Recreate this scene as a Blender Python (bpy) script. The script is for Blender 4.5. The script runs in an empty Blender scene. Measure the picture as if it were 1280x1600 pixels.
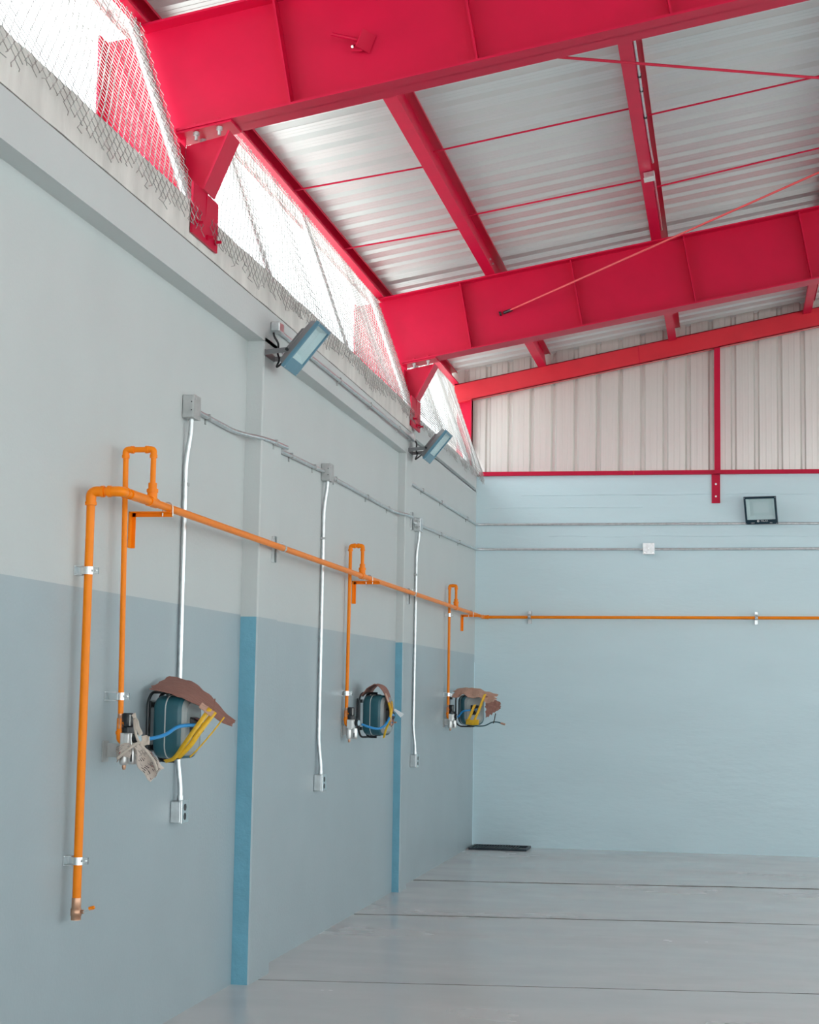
import bpy, math, random
from mathutils import Vector, Matrix, noise

random.seed(7)
R = math.radians
V = Vector
scene = bpy.context.scene
COL = scene.collection

# ------------------------------------------------------------------ camera
F_PX = 2634.0
YAW, PITCH, ROLL = 0.1884, 0.1069, 0.016
fw = V((-math.sin(YAW) * math.cos(PITCH), math.cos(YAW) * math.cos(PITCH), math.sin(PITCH)))
r0 = fw.cross(V((0, 0, 1))).normalized()
u0 = r0.cross(fw)
rr = math.cos(ROLL) * r0 + math.sin(ROLL) * u0
uu = -math.sin(ROLL) * r0 + math.cos(ROLL) * u0
cam = bpy.data.cameras.new('camera')
cam.sensor_fit = 'HORIZONTAL'
cam.sensor_width = 36.0
cam.lens = F_PX / 1280.0 * 36.0
cam.clip_end = 500
camo = bpy.data.objects.new('camera', cam)
COL.objects.link(camo)
m = Matrix(((rr.x, uu.x, -fw.x), (rr.y, uu.y, -fw.y), (rr.z, uu.z, -fw.z))).to_4x4()
m.translation = V((0, 0, 1.6))
camo.matrix_world = m
scene.camera = camo

# ------------------------------------------------------------------ world, sun, exposure
w = bpy.data.worlds.new('sky')
scene.world = w
w.use_nodes = True
bg = w.node_tree.nodes['Background']
SUN_DIR = V((0.31, 0.10, -0.9)).normalized()     # way the light travels
wn, wlk = w.node_tree.nodes, w.node_tree.links
tcw = wn.new('ShaderNodeTexCoord')
dotn = wn.new('ShaderNodeVectorMath'); dotn.operation = 'DOT_PRODUCT'
dotn.inputs[1].default_value = -SUN_DIR
wlk.new(tcw.outputs['Generated'], dotn.inputs[0])
mr_ = wn.new('ShaderNodeMapRange')
mr_.inputs['From Min'].default_value = -0.2; mr_.inputs['From Max'].default_value = 1.0
mr_.inputs['To Min'].default_value = 0.0; mr_.inputs['To Max'].default_value = 1.0
wlk.new(dotn.outputs['Value'], mr_.inputs['Value'])
pw = wn.new('ShaderNodeMath'); pw.operation = 'POWER'; pw.inputs[1].default_value = 2.0
wlk.new(mr_.outputs[0], pw.inputs[0])
ma = wn.new('ShaderNodeMath'); ma.operation = 'MULTIPLY_ADD'
ma.inputs[1].default_value = 4.5      # hazy brightening round the sun
ma.inputs[2].default_value = 2.05     # even sky
wlk.new(pw.outputs[0], ma.inputs[0])
wlk.new(ma.outputs[0], bg.inputs[1])
bg.inputs[0].default_value = (0.90, 0.975, 1.0, 1)
sun = bpy.data.lights.new('sun', 'SUN')
sun.energy = 9.0
sun.angle = R(0.6)
sun.color = (1.0, 0.97, 0.93)
suno = bpy.data.objects.new('sun', sun)
COL.objects.link(suno)
# from the left of the hall, high: the eave keeps it off the floor inside
suno.rotation_euler = SUN_DIR.to_track_quat('-Z', 'Y').to_euler()
suno.location = (-20, 5, 30)
vs = scene.view_settings
vs.view_transform = 'Standard'
vs.look = 'None'
vs.gamma = 1.0
vs.use_curve_mapping = False
vs.exposure = 0.25
scene.cycles.max_bounces = 10
scene.cycles.diffuse_bounces = 6
scene.cycles.use_denoising = True
scene.cycles.sample_clamp_indirect = 8.0

# ------------------------------------------------------------------ materials
def mat(name, col, rough=0.5, metal=0.0, spec=0.5, var=0.0, vscale=6.0, bump=0.0, bscale=80.0,
        stretch=None, col2=None, cscale=3.0, cpos=(0.45, 0.6), coat=0.0, rvar=0.0):
    mt = bpy.data.materials.new(name)
    mt.use_nodes = True
    nt = mt.node_tree
    N, L = nt.nodes, nt.links
    b = N['Principled BSDF']
    b.inputs['Base Color'].default_value = (*col, 1)
    b.inputs['Roughness'].default_value = rough
    b.inputs['Metallic'].default_value = metal
    b.inputs['Specular IOR Level'].default_value = spec
    b.inputs['Coat Weight'].default_value = coat
    tc = N.new('ShaderNodeTexCoord')
    mp = N.new('ShaderNodeMapping')
    L.new(tc.outputs['Object'], mp.inputs['Vector'])
    if stretch:
        mp.inputs['Scale'].default_value = stretch
    src = None
    if col2 is not None:
        n2 = N.new('ShaderNodeTexNoise')
        n2.inputs['Scale'].default_value = cscale
        n2.inputs['Detail'].default_value = 6
        L.new(mp.outputs[0], n2.inputs['Vector'])
        cr = N.new('ShaderNodeValToRGB')
        cr.color_ramp.elements[0].position = cpos[0]
        cr.color_ramp.elements[1].position = cpos[1]
        cr.color_ramp.elements[0].color = (*col, 1)
        cr.color_ramp.elements[1].color = (*col2, 1)
        L.new(n2.outputs['Fac'], cr.inputs['Fac'])
        src = cr.outputs['Color']
    if var > 0:
        n1 = N.new('ShaderNodeTexNoise')
        n1.inputs['Scale'].default_value = vscale
        n1.inputs['Detail'].default_value = 5
        L.new(mp.outputs[0], n1.inputs['Vector'])
        mr = N.new('ShaderNodeMapRange')
        mr.inputs['From Min'].default_value = 0.3
        mr.inputs['From Max'].default_value = 0.7
        mr.inputs['To Min'].default_value = 1 - var
        mr.inputs['To Max'].default_value = 1 + var
        L.new(n1.outputs['Fac'], mr.inputs['Value'])
        mx = N.new('ShaderNodeMix')
        mx.data_type = 'RGBA'
        mx.blend_type = 'MULTIPLY'
        mx.inputs['Factor'].default_value = 1
        if src is not None:
            L.new(src, mx.inputs[6])
        else:
            mx.inputs[6].default_value = (*col, 1)
        L.new(mr.outputs[0], mx.inputs[7])
        src = mx.outputs[2]
        if rvar > 0:
            mr2 = N.new('ShaderNodeMapRange')
            mr2.inputs['From Min'].default_value = 0.35
            mr2.inputs['From Max'].default_value = 0.65
            mr2.inputs['To Min'].default_value = max(0.02, rough - rvar)
            mr2.inputs['To Max'].default_value = rough + rvar
            L.new(n1.outputs['Fac'], mr2.inputs['Value'])
            L.new(mr2.outputs[0], b.inputs['Roughness'])
    if src is not None:
        L.new(src, b.inputs['Base Color'])
    if bump > 0:
        n3 = N.new('ShaderNodeTexNoise')
        n3.inputs['Scale'].default_value = bscale
        n3.inputs['Detail'].default_value = 4
        L.new(mp.outputs[0], n3.inputs['Vector'])
        bp = N.new('ShaderNodeBump')
        bp.inputs['Strength'].default_value = bump
        bp.inputs['Distance'].default_value = 0.01
        L.new(n3.outputs['Fac'], bp.inputs['Height'])
        L.new(bp.outputs[0], b.inputs['Normal'])
    return mt

M = {}
M['white_wall'] = mat('white_wall_paint', (0.56, 0.605, 0.605), 0.55, var=0.02, vscale=2, bump=0.12, bscale=60)
M['grey_wall'] = mat('grey_dado_paint', (0.385, 0.465, 0.498), 0.38, var=0.03, vscale=2, bump=0.12, bscale=60)
M['grey_wall_shaded'] = mat('shaded_grey_dado_paint', (0.17, 0.43, 0.56), 0.35, var=0.06, vscale=9, bump=0.35, bscale=45)  # grey dado with the shade of the pilaster sides painted in
M['back_paint'] = mat('cool_white_wall_paint', (0.64, 0.815, 0.87), 0.42, var=0.02, vscale=1.5, bump=0.35, bscale=9,
                      stretch=(0.7, 1, 2.2))
M['raw_concrete'] = mat('raw_concrete', (0.66, 0.65, 0.62), 0.85, var=0.14, vscale=7, bump=0.5, bscale=30,
                        stretch=(1, 1, 0.35))
M['floor'] = mat('polished_concrete', (0.68, 0.655, 0.65), 0.20, spec=0.5, var=0.03, vscale=0.9, bump=0.0, bscale=6,
                 stretch=(0.6, 1.2, 1), rvar=0.08)
M['joint'] = mat('dark_joint_filler', (0.25, 0.235, 0.22), 0.9, var=0.35, vscale=9)
M['red'] = mat('red_steel_paint', (0.56, 0.002, 0.042), 0.45, spec=0.28, var=0.05, vscale=5, bump=0.03, bscale=30)
M['red_scarlet'] = mat('scarlet_steel_paint', (0.66, 0.022, 0.04), 0.4, spec=0.5, var=0.05, vscale=5)
M['red_lit'] = mat('lit_red_rod_paint', (0.72, 0.075, 0.085), 0.35, spec=0.6)  # red steel paint lightened, light from above put into the colour
M['roof'] = mat('aluzinc_roof_sheet', (0.63, 0.66, 0.655), 0.34, metal=0.35, var=0.02, vscale=4, stretch=(0.2, 6, 1))
M['clad'] = mat('aluzinc_cladding', (0.76, 0.745, 0.71), 0.32, metal=0.55, var=0.03, vscale=5, stretch=(10, 1, 0.15))
M['galv'] = mat('galvanized_steel', (0.66, 0.69, 0.70), 0.3, metal=0.9, var=0.12, vscale=30)
M['galv_dull'] = mat('dull_galvanized_steel', (0.48, 0.50, 0.50), 0.45, metal=0.6, var=0.1, vscale=20)
M['wire'] = mat('galvanized_wire', (0.40, 0.40, 0.39), 0.4, metal=0.5, var=0.15, vscale=9)
M['orange'] = mat('orange_pipe_paint', (1.0, 0.26, 0.001), 0.36, spec=0.3, var=0.04, vscale=12)
M['brass'] = mat('brass_fitting', (0.62, 0.36, 0.24), 0.36, metal=0.8, var=0.1, vscale=60)
M['black'] = mat('black_plastic', (0.012, 0.016, 0.02), 0.35)
M['chrome'] = mat('chromed_metal', (0.78, 0.80, 0.80), 0.16, metal=1.0)
M['silver'] = mat('cast_aluminium', (0.70, 0.71, 0.70), 0.3, metal=0.75)
M['teal'] = mat('teal_plastic', (0.022, 0.115, 0.15), 0.32, var=0.08, vscale=18)
M['reel_face'] = mat('grey_plastic', (0.33, 0.37, 0.37), 0.35, var=0.06, vscale=14)
M['seam'] = mat('pale_grey_plastic', (0.62, 0.64, 0.62), 0.4)
M['blue_hose'] = mat('blue_hose_rubber', (0.01, 0.26, 0.62), 0.3)
M['gauge'] = mat('gauge_dial', (0.55, 0.72, 0.80), 0.2)
M['card'] = mat('brown_cardboard', (0.30, 0.145, 0.115), 0.8, var=0.16, vscale=25, stretch=(1, 6, 1), bump=0.3, bscale=60)
M['card_pale'] = mat('pale_cardboard', (0.60, 0.37, 0.28), 0.8, var=0.12, vscale=25, stretch=(1, 6, 1))
M['tape'] = mat('yellow_tape', (0.86, 0.50, 0.02), 0.3, var=0.1, vscale=40)
M['mask'] = mat('masking_tape', (0.66, 0.58, 0.50), 0.7, var=0.08, vscale=40)
M['tag'] = mat('white_tag_card', (0.72, 0.80, 0.84), 0.4)
M['lamp_blue'] = mat('blue_grey_lamp_housing', (0.10, 0.245, 0.33), 0.32, var=0.05, vscale=10)
M['lamp_body'] = mat('grey_lamp_housing', (0.20, 0.21, 0.22), 0.42, metal=0.2)
M['lamp_navy'] = mat('navy_lamp_frame', (0.006, 0.03, 0.05), 0.35)
M['reflector'] = mat('white_reflector', (0.78, 0.83, 0.79), 0.35)
M['led'] = mat('pale_led_board', (0.84, 0.87, 0.83), 0.4)
M['print'] = mat('white_print', (0.80, 0.82, 0.82), 0.5)
M['grate'] = mat('dark_steel_grate', (0.012, 0.025, 0.035), 0.4, metal=0.3)
M['ground'] = mat('pale_yard_concrete', (0.50, 0.50, 0.48), 0.9, var=0.1, vscale=0.6)

def glass_mat():
    mt = bpy.data.materials.new('lamp_glass')
    mt.use_nodes = True
    nt = mt.node_tree
    N, L = nt.nodes, nt.links
    N.remove(N['Principled BSDF'])
    tr = N.new('ShaderNodeBsdfTransparent'); tr.inputs[0].default_value = (0.93, 0.98, 1, 1)
    gl = N.new('ShaderNodeBsdfGlossy'); gl.inputs['Roughness'].default_value = 0.06
    lw = N.new('ShaderNodeLayerWeight')
    pw_ = N.new('ShaderNodeMath'); pw_.operation = 'POWER'; pw_.inputs[1].default_value = 4.0
    ad_ = N.new('ShaderNodeMath'); ad_.operation = 'MULTIPLY_ADD'; ad_.inputs[1].default_value = 0.6; ad_.inputs[2].default_value = 0.03
    L.new(lw.outputs['Facing'], pw_.inputs[0]); L.new(pw_.outputs[0], ad_.inputs[0])
    mx = N.new('ShaderNodeMixShader')
    L.new(ad_.outputs[0], mx.inputs[0]); L.new(tr.outputs[0], mx.inputs[1]); L.new(gl.outputs[0], mx.inputs[2])
    L.new(mx.outputs[0], N['Material Output'].inputs['Surface'])
    return mt
M['glass'] = glass_mat()

def newspaper_mat():
    mt = bpy.data.materials.new('newspaper_print')
    mt.use_nodes = True
    nt = mt.node_tree
    N, L = nt.nodes, nt.links
    b = N['Principled BSDF']
    b.inputs['Roughness'].default_value = 0.85
    tc = N.new('ShaderNodeTexCoord')
    br = N.new('ShaderNodeTexBrick')
    br.inputs['Scale'].default_value = 2.2
    br.inputs['Color1'].default_value = (0.03, 0.03, 0.035, 1)
    br.inputs['Color2'].default_value = (0.10, 0.09, 0.10, 1)
    br.inputs['Mortar'].default_value = (0.62, 0.54, 0.48, 1)
    br.inputs['Mortar Size'].default_value = 0.05
    br.inputs['Brick Width'].default_value = 0.55
    br.inputs['Row Height'].default_value = 0.16
    L.new(tc.outputs['UV'], br.inputs['Vector'])
    n = N.new('ShaderNodeTexNoise')
    n.inputs['Scale'].default_value = 5
    L.new(tc.outputs['UV'], n.inputs['Vector'])
    cr = N.new('ShaderNodeValToRGB')
    cr.color_ramp.elements[0].position = 0.50
    cr.color_ramp.elements[1].position = 0.54
    L.new(n.outputs['Fac'], cr.inputs['Fac'])
    mx = N.new('ShaderNodeMix')
    mx.data_type = 'RGBA'
    L.new(cr.outputs['Color'], mx.inputs['Factor'])
    mx.inputs[6].default_value = (0.62, 0.54, 0.48, 1)
    L.new(br.outputs['Color'], mx.inputs[7])
    n2 = N.new('ShaderNodeTexNoise')
    n2.inputs['Scale'].default_value = 3.1
    L.new(tc.outputs['UV'], n2.inputs['Vector'])
    cr2 = N.new('ShaderNodeValToRGB')
    cr2.color_ramp.elements[0].position = 0.66
    cr2.color_ramp.elements[1].position = 0.68
    L.new(n2.outputs['Fac'], cr2.inputs['Fac'])
    mx2 = N.new('ShaderNodeMix')
    mx2.data_type = 'RGBA'
    L.new(cr2.outputs['Color'], mx2.inputs['Factor'])
    L.new(mx.outputs[2], mx2.inputs[6])
    mx2.inputs[7].default_value = (0.45, 0.05, 0.06, 1)
    L.new(mx2.outputs[2], b.inputs['Base Color'])
    return mt
M['news'] = newspaper_mat()

# ------------------------------------------------------------------ mesh builder
class MB:
    def __init__(s):
        s.v, s.f, s.mi, s.sm, s.uv = [], [], [], [], None
    def add(s, verts, faces, mi=0, smooth=False):
        b = len(s.v)
        s.v += [V(p) for p in verts]
        for f in faces:
            s.f.append(tuple(i + b for i in f)); s.mi.append(mi); s.sm.append(smooth)
        return s
    def box(s, x0, x1, y0, y1, z0, z1, mi=0):
        p = [(x, y, z) for z in (z0, z1) for y in (y0, y1) for x in (x0, x1)]
        return s.add(p, [(0, 2, 3, 1), (4, 5, 7, 6), (0, 1, 5, 4), (2, 6, 7, 3), (0, 4, 6, 2), (1, 3, 7, 5)], mi)
    def obox(s, c, a, b, d, mi=0):
        c, a, b, d = V(c), V(a), V(b), V(d)
        p = [c + i * a + j * b + k * d for k in (-1, 1) for j in (-1, 1) for i in (-1, 1)]
        return s.add(p, [(0, 2, 3, 1), (4, 5, 7, 6), (0, 1, 5, 4), (2, 6, 7, 3), (0, 4, 6, 2), (1, 3, 7, 5)], mi)
    def prism(s, poly, off, mi=0):
        n = len(poly)
        off = V(off)
        p = [V(q) for q in poly] + [V(q) + off for q in poly]
        f = [tuple(reversed(range(n))), tuple(range(n, 2 * n))]
        f += [(i, (i + 1) % n, n + (i + 1) % n, n + i) for i in range(n)]
        return s.add(p, f, mi)
    def tube(s, pts, r, n=10, mi=0, cap=True):
        pts = [V(p) for p in pts]
        k = len(pts)
        rs = r if isinstance(r, (list, tuple)) else [r] * k
        T = []
        for i in range(k):
            a = pts[max(i - 1, 0)]; b = pts[min(i + 1, k - 1)]
            T.append((b - a).normalized())
        up = V((0, 0, 1)) if abs(T[0].z) < 0.9 else V((0, 1, 0))
        N_ = (up - T[0] * up.dot(T[0])).normalized()
        verts, faces = [], []
        for i in range(k):
            N_ = (N_ - T[i] * N_.dot(T[i])).normalized()
            B = T[i].cross(N_)
            for j in range(n):
                a = 2 * math.pi * j / n
                verts.append(pts[i] + rs[i] * (math.cos(a) * N_ + math.sin(a) * B))
        for i in range(k - 1):
            for j in range(n):
                faces.append((i * n + j, i * n + (j + 1) % n, (i + 1) * n + (j + 1) % n, (i + 1) * n + j))
        s.add(verts, faces, mi, n > 4)
        if cap:
            s.add(verts[:n], [tuple(reversed(range(n)))], mi)
            s.add(verts[-n:], [tuple(range(n))], mi)
        return s
    def loft(s, loops, mi=0, cap=True, smooth=False):
        n = len(loops[0])
        verts = [V(p) for lp in loops for p in lp]
        faces = []
        for i in range(len(loops) - 1):
            for j in range(n):
                faces.append((i * n + j, i * n + (j + 1) % n, (i + 1) * n + (j + 1) % n, (i + 1) * n + j))
        s.add(verts, faces, mi, smooth)
        if cap:
            s.add(loops[0], [tuple(reversed(range(n)))], mi)
            s.add(loops[-1], [tuple(range(n))], mi)
        return s
    def grid(s, fn, nu, nv, mi=0, smooth=True):
        verts = [fn(i / nu, j / nv) for j in range(nv + 1) for i in range(nu + 1)]
        faces = [(j * (nu + 1) + i, j * (nu + 1) + i + 1, (j + 1) * (nu + 1) + i + 1, (j + 1) * (nu + 1) + i)
                 for j in range(nv) for i in range(nu)]
        s.uv = [(i / nu, j / nv) for j in range(nv + 1) for i in range(nu + 1)]
        return s.add(verts, faces, mi, smooth)
    def build(s, name, mats, parent=None, origin=None, bev=0.0, solid=0.0):
        o3 = V(origin) if origin is not None else (V(parent['_o']) if parent is not None and '_o' in parent else V((0, 0, 0)))
        me = bpy.data.meshes.new(name)
        me.from_pydata([p - o3 for p in s.v], [], s.f)
        for mm in (mats if isinstance(mats, (list, tuple)) else [mats]):
            me.materials.append(mm)
        me.polygons.foreach_set('material_index', s.mi)
        me.polygons.foreach_set('use_smooth', s.sm)
        if s.uv:
            ul = me.uv_layers.new(name='map')
            for lp in me.loops:
                ul.data[lp.index].uv = s.uv[lp.vertex_index]
        me.update()
        ob = bpy.data.objects.new(name, me)
        COL.objects.link(ob)
        if parent is not None:
            ob.parent = parent
            ob['_o'] = list(parent['_o']) if '_o' in parent else [0, 0, 0]
        else:
            ob.location = o3
            ob['_o'] = list(o3)
        if bev:
            bm_ = ob.modifiers.new('bevel', 'BEVEL')
            bm_.width = bev; bm_.segments = 2; bm_.limit_method = 'ANGLE'
        if solid:
            sd = ob.modifiers.new('thickness', 'SOLIDIFY')
            sd.thickness = solid; sd.offset = 0
        return ob

def empty(name, loc, rotz=0.0, local=False):
    o = bpy.data.objects.new(name, None)
    COL.objects.link(o)
    o.empty_display_size = 0.1
    o.location = loc
    o.rotation_euler = (0, 0, rotz)
    o['_o'] = [0, 0, 0] if local else list(loc)
    return o

def tag(o, label, cat, group=None):
    o['label'] = label
    o['category'] = cat
    if group:
        o['group'] = group
    return o

def thing(name, loc, label, cat, group=None, rotz=0.0, local=False):
    return tag(empty(name, loc, rotz, local), label, cat, group)

def structure(o):
    o['kind'] = 'structure'
    return o

def fillet(pts, r, n=6):
    pts = [V(p) for p in pts]
    out = [pts[0]]
    for i in range(1, len(pts) - 1):
        a, b, c = pts[i - 1], pts[i], pts[i + 1]
        d1, d2 = (a - b), (c - b)
        rr_ = min(r, d1.length * 0.49, d2.length * 0.49)
        p, q = b + d1.normalized() * rr_, b + d2.normalized() * rr_
        for k in range(n + 1):
            t = k / n
            out.append((1 - t) ** 2 * p + 2 * t * (1 - t) * b + t * t * q)
    out.append(pts[-1])
    return out

def smooth_path(pts, n=6):
    pts = [V(p) for p in pts]
    ext = [2 * pts[0] - pts[1]] + pts + [2 * pts[-1] - pts[-2]]
    out = []
    for i in range(1, len(ext) - 2):
        p0, p1, p2, p3 = ext[i - 1:i + 3]
        for k in range(n):
            t = k / n
            out.append(0.5 * ((2 * p1) + (p2 - p0) * t + (2 * p0 - 5 * p1 + 4 * p2 - p3) * t * t
                              + (3 * p1 - p0 - 3 * p2 + p3) * t ** 3))
    out.append(pts[-1])
    return out

# ------------------------------------------------------------------ measures of the hall (metres)
XW = -2.688          # left wall plane
XP = -2.588          # pilaster and ring beam face
YB = 17.95           # back wall plane
ZP = 2.02            # top of grey dado
SL = 0.183           # roof slope
def ztop(x):         # rafter top line
    return 4.945 + SL * (x + 2.92)
HP = 0.15            # purlin depth
XR = 5.3             # ridge
Y1, Y2 = 7.92, 13.9  # portal frames

# ------------------------------------------------------------------ floor
floor = structure(MB().box(-2.9, 13.4, -12, 18.2, -0.25, -0.012).build('floor', M['joint']))
def jy(y0, x):
    return y0 + 0.133 * (x + 2.72)
joints = [(-13.2, 0.01), (-9.4, 0.01), (-6.4, 0.01), (-3.4, 0.01), (0.4, 0.01), (3.3, 0.012), (6.3, 0.012), (9.27, 0.009), (12.17, 0.022), (14.50, 0.034), (None, 0)]
def edge(y0, g, sgn, x0=-2.80, x1=13.3, seed=0):
    out = []
    n = 150
    for i in range(n + 1):
        x = x0 + (x1 - x0) * i / n
        j = noise.noise(V((x * 6, y0 * 3, seed))) * g * 0.9 + noise.noise(V((x * 1.3, y0, seed))) * g * 0.5
        out.append((x, jy(y0, x) + sgn * g + j * (1 if g > 0.011 else 0.3)))
    return out
for k in range(len(joints) - 1):
    a, ga = joints[k]
    b, gb = joints[k + 1]
    near = edge(a, ga, 1, seed=k)
    if b is None:
        far = [(x, 18.0) for x, _ in near]
    else:
        far = edge(b, gb, -1, seed=k + 40)
    near = [(x, min(y, 17.99)) for x, y in near]
    far = [(x, min(y, 18.0)) for x, y in far]
    mb = MB()
    n = len(near)
    top = [(x, y, 0) for x, y in near] + [(x, y, 0) for x, y in far]
    bot = [(x, y, -0.03) for x, y in near] + [(x, y, -0.03) for x, y in far]
    mb.add(top, [(i, i + 1, n + i + 1, n + i) for i in range(n - 1)])
    mb.add(top[:n] + bot[:n], [(i, n + i, n + i + 1, i + 1) for i in range(n - 1)], 1)
    mb.add(top[n:] + bot[n:], [(i, i + 1, n + i + 1, n + i) for i in range(n - 1)], 1)
    mb.build('floor_slab', [M['floor'], M['joint']], floor)

ground = structure(MB().box(-60, 60, -60, 60, -0.6, -0.3).build('ground', M['ground']))

# ------------------------------------------------------------------ left wall
wl = MB()
wl.box(XW - 0.16, XW, -12, 18.15, -0.2, ZP, 1)
wl.box(XW - 0.16, XW, -12, 18.15, ZP, 3.78, 0)
wall_left = structure(wl.build('wall_left', [M['white_wall'], M['grey_wall']]))

def pilaster(y0, y1, xf, ztop_):
    m_ = MB()
    p = lambda z: [(XW - 0.01, y0, z), (xf - 0.008, y0, z), (xf, y0 + 0.008, z), (xf, y1 - 0.008, z), (xf - 0.008, y1, z), (XW - 0.01, y1, z)]
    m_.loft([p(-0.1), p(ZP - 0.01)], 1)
    m_.mi[0] = 2                       # camera-facing dado side, its shade put into a darker, bluer colour
    m_.loft([p(ZP - 0.01), p(ztop_)], 0)
    return m_.build('pilaster', [M['white_wall'], M['grey_wall'], M['grey_wall_shaded']], wall_left)
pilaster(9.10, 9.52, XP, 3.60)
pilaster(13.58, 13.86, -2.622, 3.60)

rb = MB()
def xbeam(y):
    return XP - max(0, y - 9.5) * 0.0075
for (a, b) in ((-12, 9.5), (9.5, 13.88)):
    rb.loft([[(XW - 0.02, a, 3.577), (xbeam(a), a, 3.577), (xbeam(a), a, 3.772), (XW - 0.02, a, 3.772)],
             [(XW - 0.02, b, 3.577), (xbeam(b), b, 3.577), (xbeam(b), b, 3.772), (XW - 0.02, b, 3.772)]])
rb.build('ring_beam', M['white_wall'], wall_left)
cb = MB()
ys = [-12, -6] + [i * 0.12 for i in range(0, 151)]
loops = []
for y in ys:
    x = xbeam(min(y, 13.88)) if y < 13.9 else XW + 0.03
    zt = 3.985 + 0.012 * noise.noise(V((0, y * 1.7, 0))) + 0.008 * noise.noise(V((3, y * 7, 0)))
    zb = 3.782 + 0.004 * noise.noise(V((5, y * 4, 0)))
    loops.append([(XW - 0.16, y, zb), (x - 0.004, y, zb), (x - 0.002, y, zt), (XW - 0.16, y, zt)])
k9 = next(i for i, y in enumerate(ys) if y >= 13.9)
cb.loft(loops[:k9 + 1] if False else loops[:k9])
cb.build('concrete_band', M['raw_concrete'], wall_left)
mb = MB()
mb.box(XW - 0.16, XW + 0.03, 13.9, 17.72, 3.785, 3.985)
mb.box(XW - 0.16, XW, 13.88, 18.0, 3.77, 3.985)
mb.build('plaster_panel', M['white_wall'], wall_left)

# ragged line where the back wall paint laps the corner
mb = MB()
for i in range(90):
    z = 0.02 + i * 0.0213
    a = 0.012 + 0.012 * abs(noise.noise(V((1, z * 9, 0))))
    mb.box(XW - 0.002, XW + 0.003, YB - a * 1.6, YB, z, z + 0.0213)
structure(mb.build('trim_1', M['back_paint']))

# ------------------------------------------------------------------ back wall
wb = MB()
nx, nz = 80, 30
def bw(u, v):
    x = -2.84 + u * 16.2
    z = -0.1 + v * 4.045
    return (x, YB + 0.004 * noise.noise(V((x * 0.8, 0, z * 2))), z)
wb.grid(bw, nx, nz)
wb.uv = None
wb.box(-2.84, 13.36, YB + 0.02, YB + 0.2, -0.2, 3.945)
wb.box(-2.84, 13.36, YB, YB + 0.2, 3.935, 3.945)
wall_back = structure(wb.build('wall_back', M['back_paint']))
# shuttering ridges left in the concrete
mb = MB()
for (zr, xa, xb_, sd) in ((3.735, -2.2, 13.0, 1), (3.60, -2.6, -0.9, 2), (3.29, -1.9, 13.0, 3)):
    pts = []
    n = 120
    for i in range(n + 1):
        x = xa + (xb_ - xa) * i / n
        pts.append((x, YB - 0.001, zr + 0.012 * noise.noise(V((x * 2.1, sd, 0)))))
    mb.tube(pts, [0.0035 + 0.003 * noise.noise(V((p[0] * 4, sd, 3))) for p in pts], 6)
mb.build('shuttering_ridge', M['back_paint'], wall_back)

def rib_profile(width, pitch, depth, flat):
    """(position along the sheet, height) of one ribbed sheet"""
    out = []
    nr = int(round(width / pitch))
    s_ = (pitch - flat) * 0.28
    for i in range(nr):
        a = i * pitch
        out += [(a, 0), (a + flat * 0.33, 0), (a + flat * 0.35, 0.003), (a + flat * 0.37, 0), (a + flat * 0.66, 0), (a + flat * 0.68, 0.003), (a + flat * 0.70, 0),
                (a + flat, 0), (a + flat + s_, depth), (a + pitch - s_, depth)]
    out.append((nr * pitch, 0))
    return out

# ribbed cladding above the masonry: every sheet a piece of the back wall
prof = rib_profile(0.96, 0.24, 0.034, 0.175)
x = -3.02
while x < 13.2:
    lo, hi = [], []
    for (a, h) in prof:
        X = x + a
        zr = min(ztop(X), ztop(2 * XR - X)) + HP + 0.036
        lo.append((X, YB + 0.035 + h, 3.94)); hi.append((X, YB + 0.035 + h, zr))
    mb = MB()
    n = len(lo)
    mb.add(lo + hi, [(i, i + 1, n + i + 1, n + i) for i in range(n - 1)])
    mb.build('cladding_sheet', M['clad'], wall_back, solid=0.002)
    x += 0.955

# ------------------------------------------------------------------ ceiling: roof sheets
ceiling = structure(empty('ceiling', (0, 0, 0)))
prof = rib_profile(1.0, 0.25, 0.030, 0.15)
prof = prof + [(1.0 + a, h) for (a, h) in prof[1:4]]       # side lap
mb = MB()
rows = []
for X in (-3.12, -2.0, -0.5, 1.0, 3.0, XR, 8.0, 11.0, 13.95):
    z = min(ztop(X), ztop(2 * XR - X)) + HP + 0.004
    rows.append([(X, a, z + h) for (a, h) in prof])
n = len(prof)
vv = [p for r_ in rows for p in r_]
mb.add(vv, [(k * n + i, (k + 1) * n + i, (k + 1) * n + i + 1, k * n + i + 1) for k in range(len(rows) - 1) for i in range(n - 1)])
sheet = mb.build('roof_sheet', M['roof'], ceiling, solid=0.002)
sheet.location = (0, -12.0, 0)
for i in range(1, 30):
    c = sheet.copy()
    COL.objects.link(c)
    c.location = (0, -12.0 + i * 1.0, 0.0025 * (i % 2))

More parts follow.
